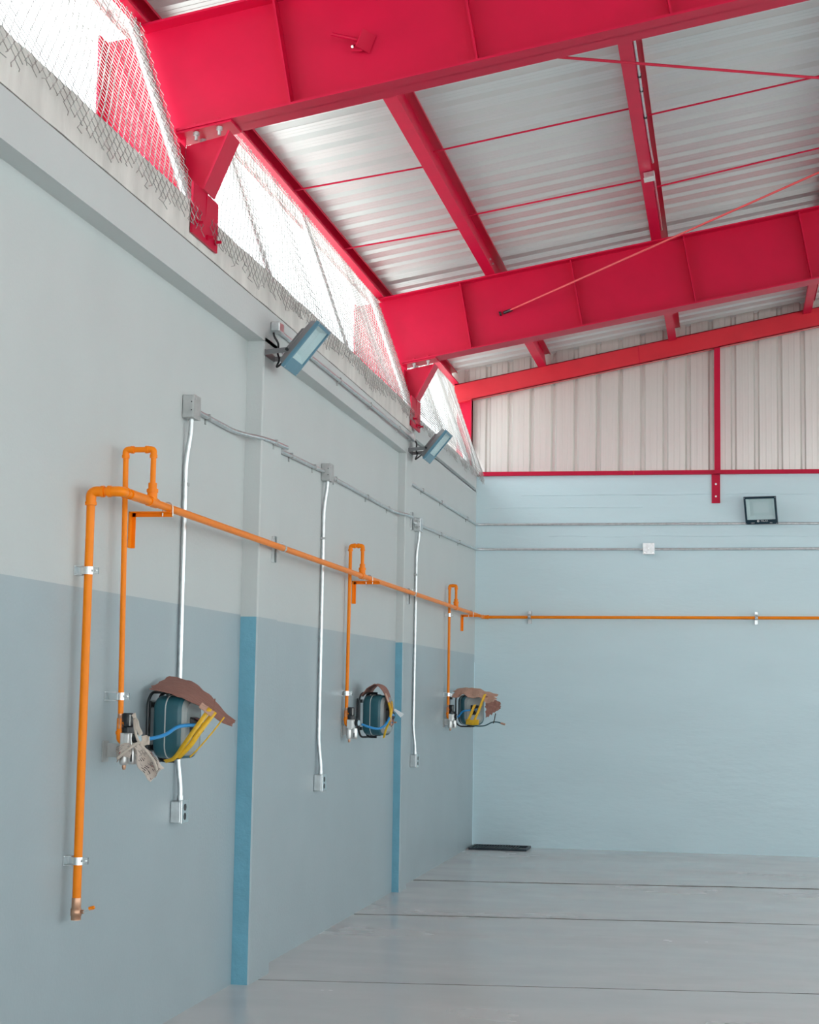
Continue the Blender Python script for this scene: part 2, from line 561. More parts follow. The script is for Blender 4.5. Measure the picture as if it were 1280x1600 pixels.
# ------------------------------------------------------------------ portal frames
sdir = V((1, 0, SL)).normalized()
sn = V((-SL, 0, 1)).normalized()
def rafter(y, label):
    t = thing('portal_frame', (-3.0, y, 0), label, 'steel frame', 'red portal frames')
    x0t, x0b = -2.93, -2.705
    zb = lambda X: ztop(X) - 0.605
    web = MB().prism([(x0t, y - 0.004, ztop(x0t)), (x0b, y - 0.004, zb(x0b)), (XR, y - 0.004, zb(XR)), (XR, y - 0.004, ztop(XR))], (0, 0.008, 0))
    web.build('web', M['red'], t)
    def flange(xa, za, h):
        b = MB()
        a0 = V((xa, y - 0.1, za)); a1 = V((XR, y - 0.1, za + SL * (XR - xa)))
        b.prism([a0, a1, a1 + sn * h, a0 + sn * h], (0, 0.2, 0))
        return b
    flange(x0t, ztop(x0t) - 0.012, 0.012).build('top_flange', M['red'], t)
    flange(x0b - 0.01, zb(x0b - 0.01), 0.012).build('bottom_flange', M['red'], t)
    for k in range(8):
        xb_ = -2.13 + 0.935 * k
        b0 = V((xb_, y - 0.09, zb(xb_) + 0.012))
        st = MB().prism([b0 - sdir * 0.005, b0 + sdir * 0.005, b0 + sdir * 0.005 + sn * 0.565, b0 - sdir * 0.005 + sn * 0.565], (0, 0.085, 0))
        st.build('stiffener', M['red'], t)
    # column outside the wall with its flanges, knee web to the rafter
    c = MB()
    c.prism([(-3.13, y - 0.003, 0.0), (-2.86, y - 0.003, 0), (-2.86, y - 0.003, 3.995), (-2.70, y - 0.003, 3.995), (-2.69, y - 0.003, 4.40), (-2.915, y - 0.003, 4.93), (-3.13, y - 0.003, 4.9)], (0, 0.006, 0))
    c.build('column_web', M['red'], t)
    MB().box(-3.142, -3.13, y - 0.1, y + 0.1, -0.3, 4.9).build('column_flange', M['red'], t)
    MB().box(-2.866, -2.854, y - 0.1, y + 0.1, -0.3, 4.04).build('column_flange', M['red'], t)
    # seat bracket on the wall face
    xf = xbeam(y)
    g = MB().prism([(xf - 0.10, y - 0.005, 4.33), (xf - 0.10, y - 0.005, 4.0), (xf + 0.012, y - 0.005, 3.9), (xf + 0.02, y - 0.005, 4.10), (-2.45, y - 0.005, 4.385)], (0, 0.01, 0))
    br = g.build('seat_bracket', M['red'], t)
    pl = MB()
    pl.prism([(-2.72, y - 0.09, zb(-2.72) - 0.012), (-2.43, y - 0.09, zb(-2.43) - 0.012), (-2.43, y - 0.09, zb(-2.43) - 0.001), (-2.72, y - 0.09, zb(-2.72) - 0.001)], (0, 0.18, 0))
    pl.build('cap_plate', M['red'], br)
    pl = MB()
    q0, q1 = V((xf + 0.018, y - 0.09, 4.08)), V((-2.445, y - 0.09, 4.375))
    nn = V((q1.z - q0.z, 0, -(q1.x - q0.x))).normalized() * 0.01
    pl.prism([q0, q1, q1 + nn, q0 + nn], (0, 0.18, 0))
    pl.build('diagonal_plate', M['red'], br)
    MB().box(-2.705, -2.695, y - 0.09, y + 0.09, 4.0, 4.325).build('end_plate', M['red'], br)
    MB().prism([(xf + 0.002, y - 0.21, 3.825), (xf + 0.002, y - 0.21, 4.08), (xf + 0.002, y + 0.20, 4.08), (xf + 0.002, y + 0.20, 3.825)], (0.012, 0, 0)).build('base_plate', M['red'], br)
    for (by, bz) in ((y - 0.15, 3.89), (y + 0.15, 3.87), (y + 0.02, 3.86)):
        b = MB().tube([(xf + 0.012, by, bz), (xf + 0.026, by, bz)], 0.016, 6)
        b.tube([(xf + 0.026, by, bz), (xf + 0.05, by, bz)], 0.008, 8)
        b.build('anchor_bolt', M['red'], br)
    for (bx, by) in ((-2.62, y - 0.055), (-2.50, y - 0.055), (-2.62, y + 0.055)):
        z = zb(bx)
        b = MB().tube([(bx, by, z - 0.012), (bx, by, z - 0.03)], 0.016, 6)
        b.tube([(bx, by, z - 0.03), (bx, by, z - 0.055)], 0.009, 8)
        b.build('seat_bolt', M['galv_dull'], br)
        MB().tube([(bx, by, z + 0.012), (bx, by, z + 0.03)], 0.015, 6).build('bolt_head', M['red'], br)
    return t
rafter(Y1, 'near red plate-girder frame with white glare by the wall, crossing the top of the photo')
rafter(Y2, 'second red plate-girder frame, deeper in the hall, with a brace rod pinned to its face')

# stub anchor where the brace goes through the near frame
t = thing('brace_anchor', (-1.79, Y1 - 0.01, 4.80), 'small red angle lug with a rod stub on the near girder', 'anchor')
a = V((-1.76, Y1 - 0.05, 4.81))
e1 = V((0.35, 0, 1)).normalized() * 0.047
e2 = V((0.55, 0.83, -0.15)).normalized()
MB().obox(a, e1, e2 * 0.045, e2.cross(e1).normalized() * 0.004).build('angle_lug', M['red'], t)
MB().obox(a + V((-0.03, 0.01, -0.004)), e1, V((0.028, 0.0, 0.0)), V((0, 0.003, 0))).build('back_plate', M['red'], t)
MB().tube([(-1.80, Y1 - 0.06, 4.815), (-1.925, Y1 - 0.10, 4.835)], 0.0095, 10).build('rod_stub', M['red'], t)
MB().tube([(-1.815, Y1 - 0.06, 4.787), (-1.822, Y1 - 0.075, 4.774)], 0.008, 6).build('nut', M['chrome'], t)

# roof brace rods (crossed) between the frames
def rod(p, q, r=0.0085):
    return MB().tube([p, q], r, 8)
hb = -0.33
t = tag(rod((-1.86, Y2 - 0.01, ztop(-1.86) + hb), (XR - 0.2, Y1 + 0.1, ztop(XR - 0.2) + hb)).build('brace_rod', M['red_lit'], None, (-1.86, Y2, 4.8)),
        'red brace rod coloured as if lit from above, running from the second girder up to the right', 'rod', 'roof brace rods')
b = MB()
b.tube([(-1.86, Y2 - 0.012, ztop(-1.86) + hb), (-1.79, Y2 - 0.06, ztop(-1.79) + hb)], 0.015, 8)
b.tube([(-1.90, Y2 - 0.02, ztop(-1.9) + hb - 0.005), (-1.885, Y2 - 0.02, ztop(-1.9) + hb)], 0.02, 6)
b.build('end_nut', M['black'], t)
tag(rod((-1.76, Y1 + 0.006, ztop(-1.76) + hb), (XR - 0.2, Y2 - 0.1, ztop(XR - 0.2) + hb)).build('brace_rod', M['red'], None, (-1.76, Y1, 4.8)),
    'dark red brace rod crossing below the roof sheets from the near girder', 'rod', 'roof brace rods')

# ------------------------------------------------------------------ purlins
def zpurlin(x, label, name='purlin'):
    zt = ztop(x)
    y0, y1 = -12.0, YB - 0.02
    def pt(s_, h):
        p = V((x, 0, zt)) + sdir * s_ + sn * h
        return p
    # Z section: bottom flange up-slope left, top flange to the right
    outl = [(-0.085, 0.002), (0.0, 0.002), (0.0, HP - 0.006), (0.06, HP - 0.006), (0.06, HP - 0.024), (0.063, HP - 0.024), (0.063, HP - 0.001),
            (-0.005, HP - 0.001), (-0.005, 0.007), (-0.080, 0.007), (-0.080, 0.024), (-0.085, 0.024)]
    A = [pt(s_, h) + V((0, y0, 0)) for s_, h in outl]
    B = [pt(s_, h) + V((0, y1, 0)) for s_, h in outl]
    o = MB().loft([A, B]).build(name, M['red'], None, (x, y0, zt))
    for Yf in (Y1, Y2):
        for dy in (-0.35, -0.2, 0.2, 0.35):
            q = pt(0.0, 0.06) + V((0, Yf + dy, 0))
            MB().tube([q, q + sdir * 0.012], 0.009, 6).build('bolt', M['galv_dull'], o)
    return tag(o, label, 'purlin', 'red roof purlins')
zpurlin(-1.93, 'red roof purlin nearest the chain-link opening')
zpurlin(-0.54, 'red roof purlin carrying a thin conduit and a small grey box')
zpurlin(0.86, 'red roof purlin cut by the right edge of the photo')
# eave purlin
x = -2.95
zt = ztop(x)
def pt(s_, h):
    return V((x, 0, zt)) + sdir * s_ + sn * h
outl = [(0, 0.002), (0.065, 0.002), (0.065, 0.022), (0.062, 0.022), (0.062, 0.005), (0.004, 0.005), (0.004, HP - 0.004), (0.062, HP - 0.004), (0.062, HP - 0.022), (0.065, HP - 0.022), (0.065, HP - 0.001), (0, HP - 0.001)]
o = MB().loft([[pt(*q) + V((0, -12, 0)) for q in outl], [pt(*q) + V((0, YB - 0.02, 0)) for q in outl]]).build('eave_purlin', M['red'], None, (x, -1, zt))
tag(o, 'dark red eave purlin along the top of the chain-link opening', 'purlin', 'red roof purlins')

# sag rods between the purlins
def sag(xa, xb_, ya, yb, label):
    h = 0.06
    o_ = MB().tube([(xa, ya, ztop(xa) + h), (xb_, yb, ztop(xb_) + h)], 0.0065, 8).build('sag_rod', M['red'], None, (xa, ya, ztop(xa) + h))
    tag(o_, label, 'rod', 'thin red sag rods')
sag(-2.945, -1.95, 10.88, 11.0, 'thin red sag rod over the left roof strip, the nearer of two')
sag(-2.945, -1.95, 12.42, 12.56, 'thin red sag rod over the left roof strip, the farther of two')
sag(-1.925, -0.56, 10.74, 10.76, 'thin red sag rod in the middle roof strip, the upper of two')
sag(-1.925, -0.56, 12.27, 12.32, 'thin red sag rod in the middle roof strip, the lower of two')
sag(-0.535, 0.84, 10.96, 10.94, 'thin red sag rod in the right roof strip, the upper of two')
sag(-0.535, 0.84, 12.56, 12.46, 'thin red sag rod in the right roof strip, the lower of two')

# conduit and box on the middle purlin
px_ = -0.54
def onp(s_, h, y):
    return V((px_, y, ztop(px_))) + sdir * s_ + sn * h
path = smooth_path([onp(0.012, 0.055, -0.5), onp(0.012, 0.045, 8.0), onp(0.012, 0.02, 9.6), onp(0.012, 0.012, 10.6), onp(0.014, 0.03, 11.4), onp(0.02, 0.05, 11.93)], 8)
t = tag(MB().tube(path, 0.010, 8).build('roof_conduit', M['galv'], None, path[0]), 'thin silver conduit clipped along the middle purlin, ending in a box', 'conduit')
for yy in (10.1, 10.35, 10.85):
    q = onp(0.012, 0.015, yy)
    MB().obox(q, (0.013, 0, 0), (0, 0.008, 0), (0, 0, 0.013)).build('clip', M['black'], t)
q = onp(-0.02, -0.02, 12.0)
t = thing('ceiling_box', q, 'small pale grey conduit box hanging on the middle roof purlin', 'box')
MB().obox(q + V((0, 0, -0.004)), sdir * 0.038, (0, 0.045, 0), sn * 0.022).build('box_body', M['galv'], t, bev=0.004)
MB().obox(q + V((0, 0, -0.028)), sdir * 0.040, (0, 0.047, 0), sn * 0.003).build('cover', M['seam'], t)
path = [onp(0.012, 0.02, 12.05), onp(0.012, 0.03, 13.0), onp(0.012, 0.045, 13.7)]
tag(MB().tube(path, 0.010, 8).build('roof_conduit', M['galv'], None, path[0]), 'short silver conduit from the purlin box to the second girder', 'conduit')

# ------------------------------------------------------------------ end wall steel
yE = YB - 0.03
t = thing('gable_beam', (-2.9, yE, 4.75), 'scarlet sloping channel beam bolted flat to the ribbed end cladding', 'beam')
za = lambda X: 4.945 + 0.196 * (X + 2.92)
b = MB()
xa, xe = -2.93, XR
b.prism([(xa, yE - 0.06, za(xa)), (xa, yE - 0.06, za(xa) - 0.205), (xe, yE - 0.06, za(xe) - 0.205), (xe, yE - 0.06, za(xe))], (0, 0.008, 0))
b.prism([(xa, yE - 0.06, za(xa) - 0.197), (xa, yE - 0.06, za(xa) - 0.205), (xe, yE - 0.06, za(xe) - 0.205), (xe, yE - 0.06, za(xe) - 0.197)], (0, 0.08, 0))
b.prism([(xa, yE - 0.06, za(xa)), (xa, yE - 0.06, za(xa) - 0.008), (xe, yE - 0.06, za(xe) - 0.008), (xe, yE - 0.06, za(xe))], (0, 0.08, 0))
b.build('channel', M['red_scarlet'], t)
for xx in (-0.95, 1.6):
    MB().prism([(xx, yE - 0.064, za(xx) - 0.002), (xx + 0.02, yE - 0.064, za(xx) - 0.204), (xx + 0.026, yE - 0.064, za(xx) - 0.204), (xx + 0.006, yE - 0.064, za(xx) - 0.002)], (0, 0.005, 0)).build('weld_seam', M['red'], t)

t = thing('corner_post', (-2.80, yE, 3.95), 'short pink-lit red steel post in the far corner under the gable beam', 'post')
MB().box(-2.90, -2.735, yE - 0.045, yE + 0.02, 3.99, 4.78).build('post_web', M['red'], t)
MB().box(-2.745, -2.735, yE - 0.10, yE + 0.02, 3.99, 4.77).build('post_flange', M['red'], t)
MB().prism([(-2.92, yE - 0.11, 4.73), (-2.735, yE - 0.11, 4.765), (-2.735, yE - 0.11, 4.775), (-2.92, yE - 0.11, 4.74)], (0, 0.11, 0)).build('cap_plate', M['red_scarlet'], t)

t = thing('wind_post', (-0.12, yE, 3.64), 'slim vertical red post against the end cladding with a bolted foot plate', 'post')
MB().box(-0.148, -0.085, yE - 0.05, yE + 0.03, 3.945, za(-0.12) - 0.2).build('post_shaft', M['red'], t)
fp = MB().box(-0.178, -0.090, YB - 0.013, YB - 0.003, 3.64, 3.965).build('foot_plate', M['red'], t)
for zz in (3.71, 3.84):
    MB().tube([(-0.134, YB - 0.013, zz), (-0.134, YB - 0.026, zz)], 0.011, 6).build('bolt', M['galv'], fp)

t = tag(MB().box(-2.66, 12.8, YB - 0.045, YB + 0.01, 3.945, 3.952).box(-2.66, 12.8, YB - 0.045, YB - 0.039, 3.952, 3.988).build(
    'base_angle', M['red'], None, (-2.66, YB, 3.945)), 'long pinkish red steel angle lying on top of the end wall', 'steel angle')
for xx in (-1.0, 1.9):
    MB().box(xx, xx + 0.012, YB - 0.049, YB - 0.045, 3.945, 3.988).build('joint_strap', M['red_scarlet'], t)

# ------------------------------------------------------------------ chain-link mesh in the clerestory
def mesh_pt(y, s_):
    """s_ < 0 hangs down inside the wall face, s_ > 0 leans out to the eave"""
    bulge = 0.010 * math.sin(y * 2.3) + 0.008 * math.sin(y * 5.1 + 1)
    if s_ < 0:
        xf = xbeam(min(y, 13.9))
        return V((xf + 0.010 - 0.25 * min(0, s_) * (0.4 + 0.5 * noise.noise(V((y * 1.1, 9, 0)))) + abs(bulge) * 0.3, y, 3.985 + s_))
    L_ = 1.05
    t_ = s_ / L_
    return V((xbeam(min(y, 13.9)) + 0.010 - 0.345 * t_ + bulge * math.sin(math.pi * min(1, t_)), y, 3.985 + 0.985 * t_))
def chain_mesh(y0, y1, label, low):
    mb_ = MB()
    wv, hv, r = 0.066, 0.060, 0.0023
    n_w = int((y1 - y0) / (wv / 2))
    for i in range(n_w):
        yb_ = y0 + i * wv / 2
        nn_ = noise.noise(V((yb_ * 1.3, 1, y0))) * 0.5 + noise.noise(V((yb_ * 4.5, 2, y0))) * 0.35
        s0 = -low * (0.62 + nn_) + random.uniform(-0.02, 0.02)
        s1 = 1.06 + 0.03 * noise.noise(V((yb_ * 2.0, 4, 0))) + random.uniform(-0.02, 0.05)
        k0 = int(math.floor(s0 / (hv / 2))); k1 = int(s1 / (hv / 2))
        pts = []
        for k in range(k0, k1 + 1):
            side = (k + i) % 2
            yy = yb_ + side * wv / 2
            p = mesh_pt(yy, k * hv / 2)
            p.x += 0.003 * (1 if side else -1)
            p.y += 0.004 * noise.noise(V((yy * 9, k, 1)))
            pts.append(p)
        if random.random() < 0.45:
            q = mesh_pt(yb_ + random.uniform(-0.04, 0.04), k0 * hv / 2 - 0.02)
            q.x += random.uniform(0.0, 0.02)
            pts.insert(0, q)
        mb_.tube(pts, r, 3, cap=False)
    o_ = mb_.build('chain_link_mesh', M['wire'], None, (xbeam(y0), y0, 3.98))
    return tag(o_, label, 'wire mesh', 'chain-link mesh panels')
chain_mesh(2.0, Y1 - 0.05, 'torn chain-link mesh panel left of the near girder, top left of the photo', 0.17)
chain_mesh(Y1 + 0.06, Y2 - 0.05, 'long chain-link mesh panel between the two red girders', 0.16)
chain_mesh(Y2 + 0.06, YB - 0.06, 'short chain-link mesh panel between second girder and end wall', 0.15)
def mesh_post(y, label, r=0.021):
    a_, b_ = mesh_pt(y, 0.02), mesh_pt(y, 1.06)
    off = V((-0.035, 0, 0))
    t_ = thing('mesh_post', a_ + off, label, 'pipe post', 'leaning mesh posts')
    MB().tube([a_ + off - V((-0.02, 0, 0.06)), b_ + off], r, 12).build('pipe', M['galv'], t_)
    mid = a_.lerp(b_, 0.12) + off
    dr = (b_ - a_).normalized()
    MB().tube([mid - dr * 0.012, mid + dr * 0.012], r + 0.004, 12).build('tie_band', M['galv_dull'], t_)
mesh_post(Y1 - 0.16, 'bright leaning galvanized pipe beside the near girder', 0.026)
mesh_post(9.24, 'grey leaning galvanized pipe behind the mesh, second from the left')
mesh_post(11.33, 'grey leaning galvanized pipe behind the mesh above the nearer floodlight')
mesh_post(Y2 - 0.13, 'bright leaning galvanized pipe beside the second girder', 0.026)
mesh_post(15.6, 'thin leaning galvanized pipe behind the last mesh panel', 0.014)
mesh_post(17.0, 'bright leaning galvanized pipe near the far corner', 0.026)
# fascia gutter lip outside, under the roof edge
o = MB().box(-3.135, -3.125, -12, YB, ztop(-3.13) + HP - 0.03, ztop(-3.13) + HP + 0.04).build('eave_flashing', M['clad'], None, (-3.13, -1, ztop(-3.13)))
tag(o, 'pale metal eave flashing outside the mesh along the roof edge', 'flashing')

# ------------------------------------------------------------------ orange air pipe
RP, RD = 0.018, 0.0125
def xm(y):
    return -2.50 - 0.0125 * min(max(y - 6.7, 0), 4.9) - 0.0045 * max(y - 11.6, 0)
ZM = 2.42
t = thing('air_pipeline', (-2.63, 6.66, 0.65), 'orange compressed air pipeline with three drop loops along the walls', 'pipe')
def pipe(pts, r, name='pipe', parent=t, mm='orange', n=12):
    return MB().tube(pts, r, n).build(name, M[mm], parent)
def elbow(a_, c_, b_, r, reach=0.045):
    a_, c_, b_ = V(a_), V(c_), V(b_)
    d1, d2 = (a_ - c_).normalized(), (b_ - c_).normalized()
    path_ = fillet([c_ + d1 * reach, c_, c_ + d2 * reach], reach * 0.9, 8)
    m_ = MB().tube(path_, r * 1.22, 12)
    for d_ in (d1, d2):
        m_.tube([c_ + d_ * (reach - 0.006), c_ + d_ * (reach + 0.008)], r * 1.38, 12)
    return m_.build('elbow', M['orange'], t)
XV = -2.632
pipe([(XV, 6.66, 0.735), (XV, 6.66, ZM - 0.03)], RP, 'riser_pipe')
elbow((XV, 6.66, 2.0), (XV, 6.66, ZM), (-2.4, 6.66, ZM), RP, 0.05)
pipe([(XV + 0.03, 6.66, ZM), (-2.53, 6.66, ZM)], RP)
elbow((-2.7, 6.66, ZM), (xm(6.66), 6.66, ZM), (xm(6.66), 9, ZM), RP, 0.05)
pipe([(xm(6.66), 6.76, ZM), (xm(6.66), 6.96, ZM)], RP * 1.25, 'coupling')
run = [(xm(y), y, ZM) for y in (6.70, 8.0, 9.3, 11.6, 13.7, 16.0, 17.86)]
pipe(run, RP, 'main_pipe')
elbow((xm(17), 17, ZM), (xm(17.87), 17.90, ZM), (0, 17.90, ZM + 0.0), RP * 0.9, 0.05)
pipe([(xm(17.87), 17.90, ZM), (3.0, 17.90, ZM + 0.025)], RP * 0.9, 'main_pipe')
DROPS = [(7.06, -2.634, 2.655, -2.617), (11.68, -2.650, 2.635, -2.657), (16.0, -2.645, 2.632, -2.645)]
for (yd, xd, zd, xl) in DROPS:
    xo = xm(yd)
    mt_ = MB().tube([(xo, yd - 0.05, ZM), (xo, yd + 0.05, ZM)], RP * 1.28, 12)
    mt_.tube([(xo, yd, ZM), (xo, yd, ZM + 0.055)], RP * 1.25, 12)
    mt_.tube([(xo, yd, ZM + 0.055), (xo, yd, ZM + 0.085)], RP * 1.08, 12)
    mt_.tube([(xo, yd, ZM + 0.043), (xo, yd, ZM + 0.058)], RP * 1.45, 12)
    mt_.build('tee', M['orange'], t)
    pipe([(xo, yd, ZM + 0.05), (xo, yd, zd)], RD)
    rc = 0.03
    elbow((xo, yd, ZM), (xo, yd, zd), (xd, yd, zd), RD, min(rc, abs(xo - xd) * 0.45))
    elbow((xo, yd, zd), (xd, yd, zd), (xd, yd, ZM), RD, min(rc, abs(xo - xd) * 0.45))
    pipe([(xo - 0.02, yd, zd), (xd + 0.02, yd, zd)], RD)
    pipe([(xd, yd, zd - 0.01), (xl, yd, 1.46)], RD, 'drop_pipe')
# drain valve under the riser
v = MB().tube([(XV, 6.66, 0.655), (XV, 6.66, 0.672), (XV, 6.66, 0.674), (XV, 6.66, 0.70), (XV, 6.66, 0.702), (XV, 6.66, 0.745)],
              [0.022, 0.022, 0.0245, 0.0245, 0.021, 0.021], 8)
v.tube([(XV, 6.66, 0.69), (XV + 0.035, 6.655, 0.69)], 0.008, 8)
vo = v.build('drain_valve', M['brass'], t)
MB().obox((XV + 0.052, 6.655, 0.696), (0.018, 0, 0.006), (0, 0.006, 0), (-0.001, 0, 0.003)).build('lever_arm', M['chrome'], vo)
MB().tube([(XV + 0.058, 6.655, 0.702), (XV + 0.066, 6.655, 0.7055), (XV + 0.0661, 6.655, 0.7056), (XV + 0.080, 6.655, 0.71)], [0.008, 0.008, 0.008, 0.007], 8).build('lever_grip', M['orange'], vo)

# ------------------------------------------------------------------ pipe supports
for (yb_, lab) in ((7.28, 'orange angle bracket under the nearest drop loop'), (11.93, 'orange angle bracket under the middle drop loop'),
                   (16.99, 'orange angle bracket under the pipe near the far corner')):
    tt = thing('angle_bracket', (XW, yb_, 2.25), lab, 'bracket', 'orange angle brackets')
    zt_ = ZM - RP - 0.001
    MB().box(XW + 0.001, XW + 0.008, yb_ - 0.018, yb_ + 0.018, zt_ - 0.165, zt_).box(XW + 0.008, XW + 0.024, yb_ + 0.013, yb_ + 0.018, zt_ - 0.165, zt_).build('wall_leg', M['orange'], tt)
    MB().box(XW + 0.001, XW + 0.20, yb_ - 0.018, yb_ + 0.018, zt_ - 0.005, zt_).box(XW + 0.001, XW + 0.20, yb_ + 0.013, yb_ + 0.018, zt_ - 0.022, zt_ - 0.005).build('arm', M['orange'], tt)
    xo = xm(yb_)
    ub = [(xo + 0.024 * math.cos(a_), yb_, ZM + 0.024 * math.sin(a_)) for a_ in [math.pi * k / 10 for k in range(11)]]
    ub = [(xo + 0.024, yb_, zt_ - 0.02)] + ub + [(xo - 0.024, yb_, zt_ - 0.02)]
    MB().tube(ub, 0.0035, 6).build('u_bolt', M['galv'], tt)

def wall_clamp(x, y, z, r, lab):
    """strut stub on the wall with two strap halves round a vertical pipe"""
    tt = thing('pipe_clamp', (XW, y, z), lab, 'pipe clamp', 'steel pipe clamps')
    s_ = MB()
    s_.box(XW + 0.001, XW + 0.004, y - 0.025, y + 0.035, z - 0.02, z + 0.02)
    s_.box(XW + 0.004, x - r - 0.002, y - 0.02, y + 0.035, z - 0.02, z - 0.016)
    s_.box(XW + 0.004, x - r - 0.002, y - 0.02, y + 0.035, z + 0.016, z + 0.02)
    s_.build('strut_stub', M['galv'], tt)
    for sg in (-1, 1):
        s_ = MB()
        outer = [(x + (r + 0.004) * math.cos(a_), y + sg * (r + 0.004) * math.sin(a_)) for a_ in [math.pi * k / 10 for k in range(11)]]
        inner = [(x + (r + 0.001) * math.cos(a_), y + sg * (r + 0.001) * math.sin(a_)) for a_ in [math.pi * k / 10 for k in range(11)]]
        for k in range(10):
            q = [outer[k], outer[k + 1], inner[k + 1], inner[k]]
            if sg < 0:
                q = q[::-1]
            s_.prism([(a_, b_, z - 0.016) for a_, b_ in q], (0, 0, 0.032))
        y0_ = y + sg * 0.002
        s_.box(x + r + 0.002, x + r + 0.026, min(y0_, y + sg * 0.005), max(y0_, y + sg * 0.005), z - 0.014, z + 0.014)
        s_.build('strap_half', M['chrome'], tt)
    MB().tube([(x + r + 0.016, y - 0.014, z), (x + r + 0.016, y + 0.014, z)], 0.005, 8).build('screw', M['galv'], tt)
wall_clamp(XV, 6.66, 2.087, RP, 'upper steel clamp on the thick orange riser')
wall_clamp(XV, 6.66, 0.893, RP, 'lower steel clamp on the thick orange riser above the drain valve')
wall_clamp(-2.6185, 7.06, 1.565, RD, 'steel clamp on the nearest thin drop pipe above the regulator')
wall_clamp(-2.656, 11.68, 1.59, RD, 'steel clamp on the middle thin drop pipe')
wall_clamp(-2.645, 16.0, 1.59, RD, 'lower steel clamp on the farthest thin drop pipe')
wall_clamp(-2.645, 16.0, 2.35, RD, 'upper steel clamp on the farthest thin drop pipe just below the main')

def strut(face, pos, z0, z1, lab, pipe_z=None, back=False, pr_=RP):
    """vertical strut channel piece behind a horizontal pipe"""
    tt = thing('strut_channel', (face, pos, z0) if not back else (pos, face, z0), lab, 'strut', 'strut channel pieces')
    m_ = MB()
    def bx(n0, n1, t0, t1, a_, b_):
        if back:
            m_.box(pos + t0, pos + t1, face - n1, face - n0, a_, b_)
        else:
            m_.box(face + n0, face + n1, pos + t0, pos + t1, a_, b_)
    hw, dp = 0.020, 0.022
    bx(0.001, 0.004, -hw, hw, z0, z1)
    bx(0.004, dp, -hw, -hw + 0.003, z0, z1)
    bx(0.004, dp, hw - 0.003, hw, z0, z1)
    bx(dp - 0.003, dp, -hw, -hw + 0.010, z0, z1)
    bx(dp - 0.003, dp, hw - 0.010, hw, z0, z1)
    m_.build('channel', M['galv'], tt)
    if pipe_z:
        if back:
            c_ = V((pos, 17.90, pipe_z)); ax = V((1, 0, 0)); nn_ = V((0, -1, 0))
        else:
            c_ = V((xm(pos), pos + 0.03, pipe_z)); ax = V((0, 1, 0)); nn_ = V((1, 0, 0))
        pts = [c_ + (pr_ + 0.004) * (math.cos(a_) * nn_ + math.sin(a_) * V((0, 0, 1))) for a_ in [(-0.62 + 1.24 * k / 12) * math.pi for k in range(13)]]
        m_ = MB()
        for k in range(12):
            m_.prism([pts[k] - ax * 0.016, pts[k + 1] - ax * 0.016, (pts[k + 1] - c_) * 0.9 + c_ - ax * 0.016, (pts[k] - c_) * 0.9 + c_ - ax * 0.016], ax * 0.032)
        m_.build('strap', M['chrome'], tt)
        q = c_ + V((0, 0, pr_ + 0.012))
        MB().tube([q - ax * 0.012, q + ax * 0.012], 0.006, 8).build('screw', M['galv'], tt)
strut(XP, 9.37, 2.335, 2.485, 'steel strut piece behind the orange pipe on the nearer pilaster', ZM)
strut(-2.622, 13.70, 2.33, 2.46, 'steel strut piece behind the orange pipe on the farther pilaster', ZM)
strut(-2.622, 13.80, 2.955, 3.105, 'steel strut piece beside the farthest conduit box on the pilaster')
strut(YB - 0.0, -2.094, 2.355, 2.485, 'left steel strut piece behind the orange pipe on the back wall', ZM + 0.003, True)
strut(YB - 0.0, 0.276, 2.365, 2.495, 'right steel strut piece behind the orange pipe on the back wall', ZM + 0.014, True)

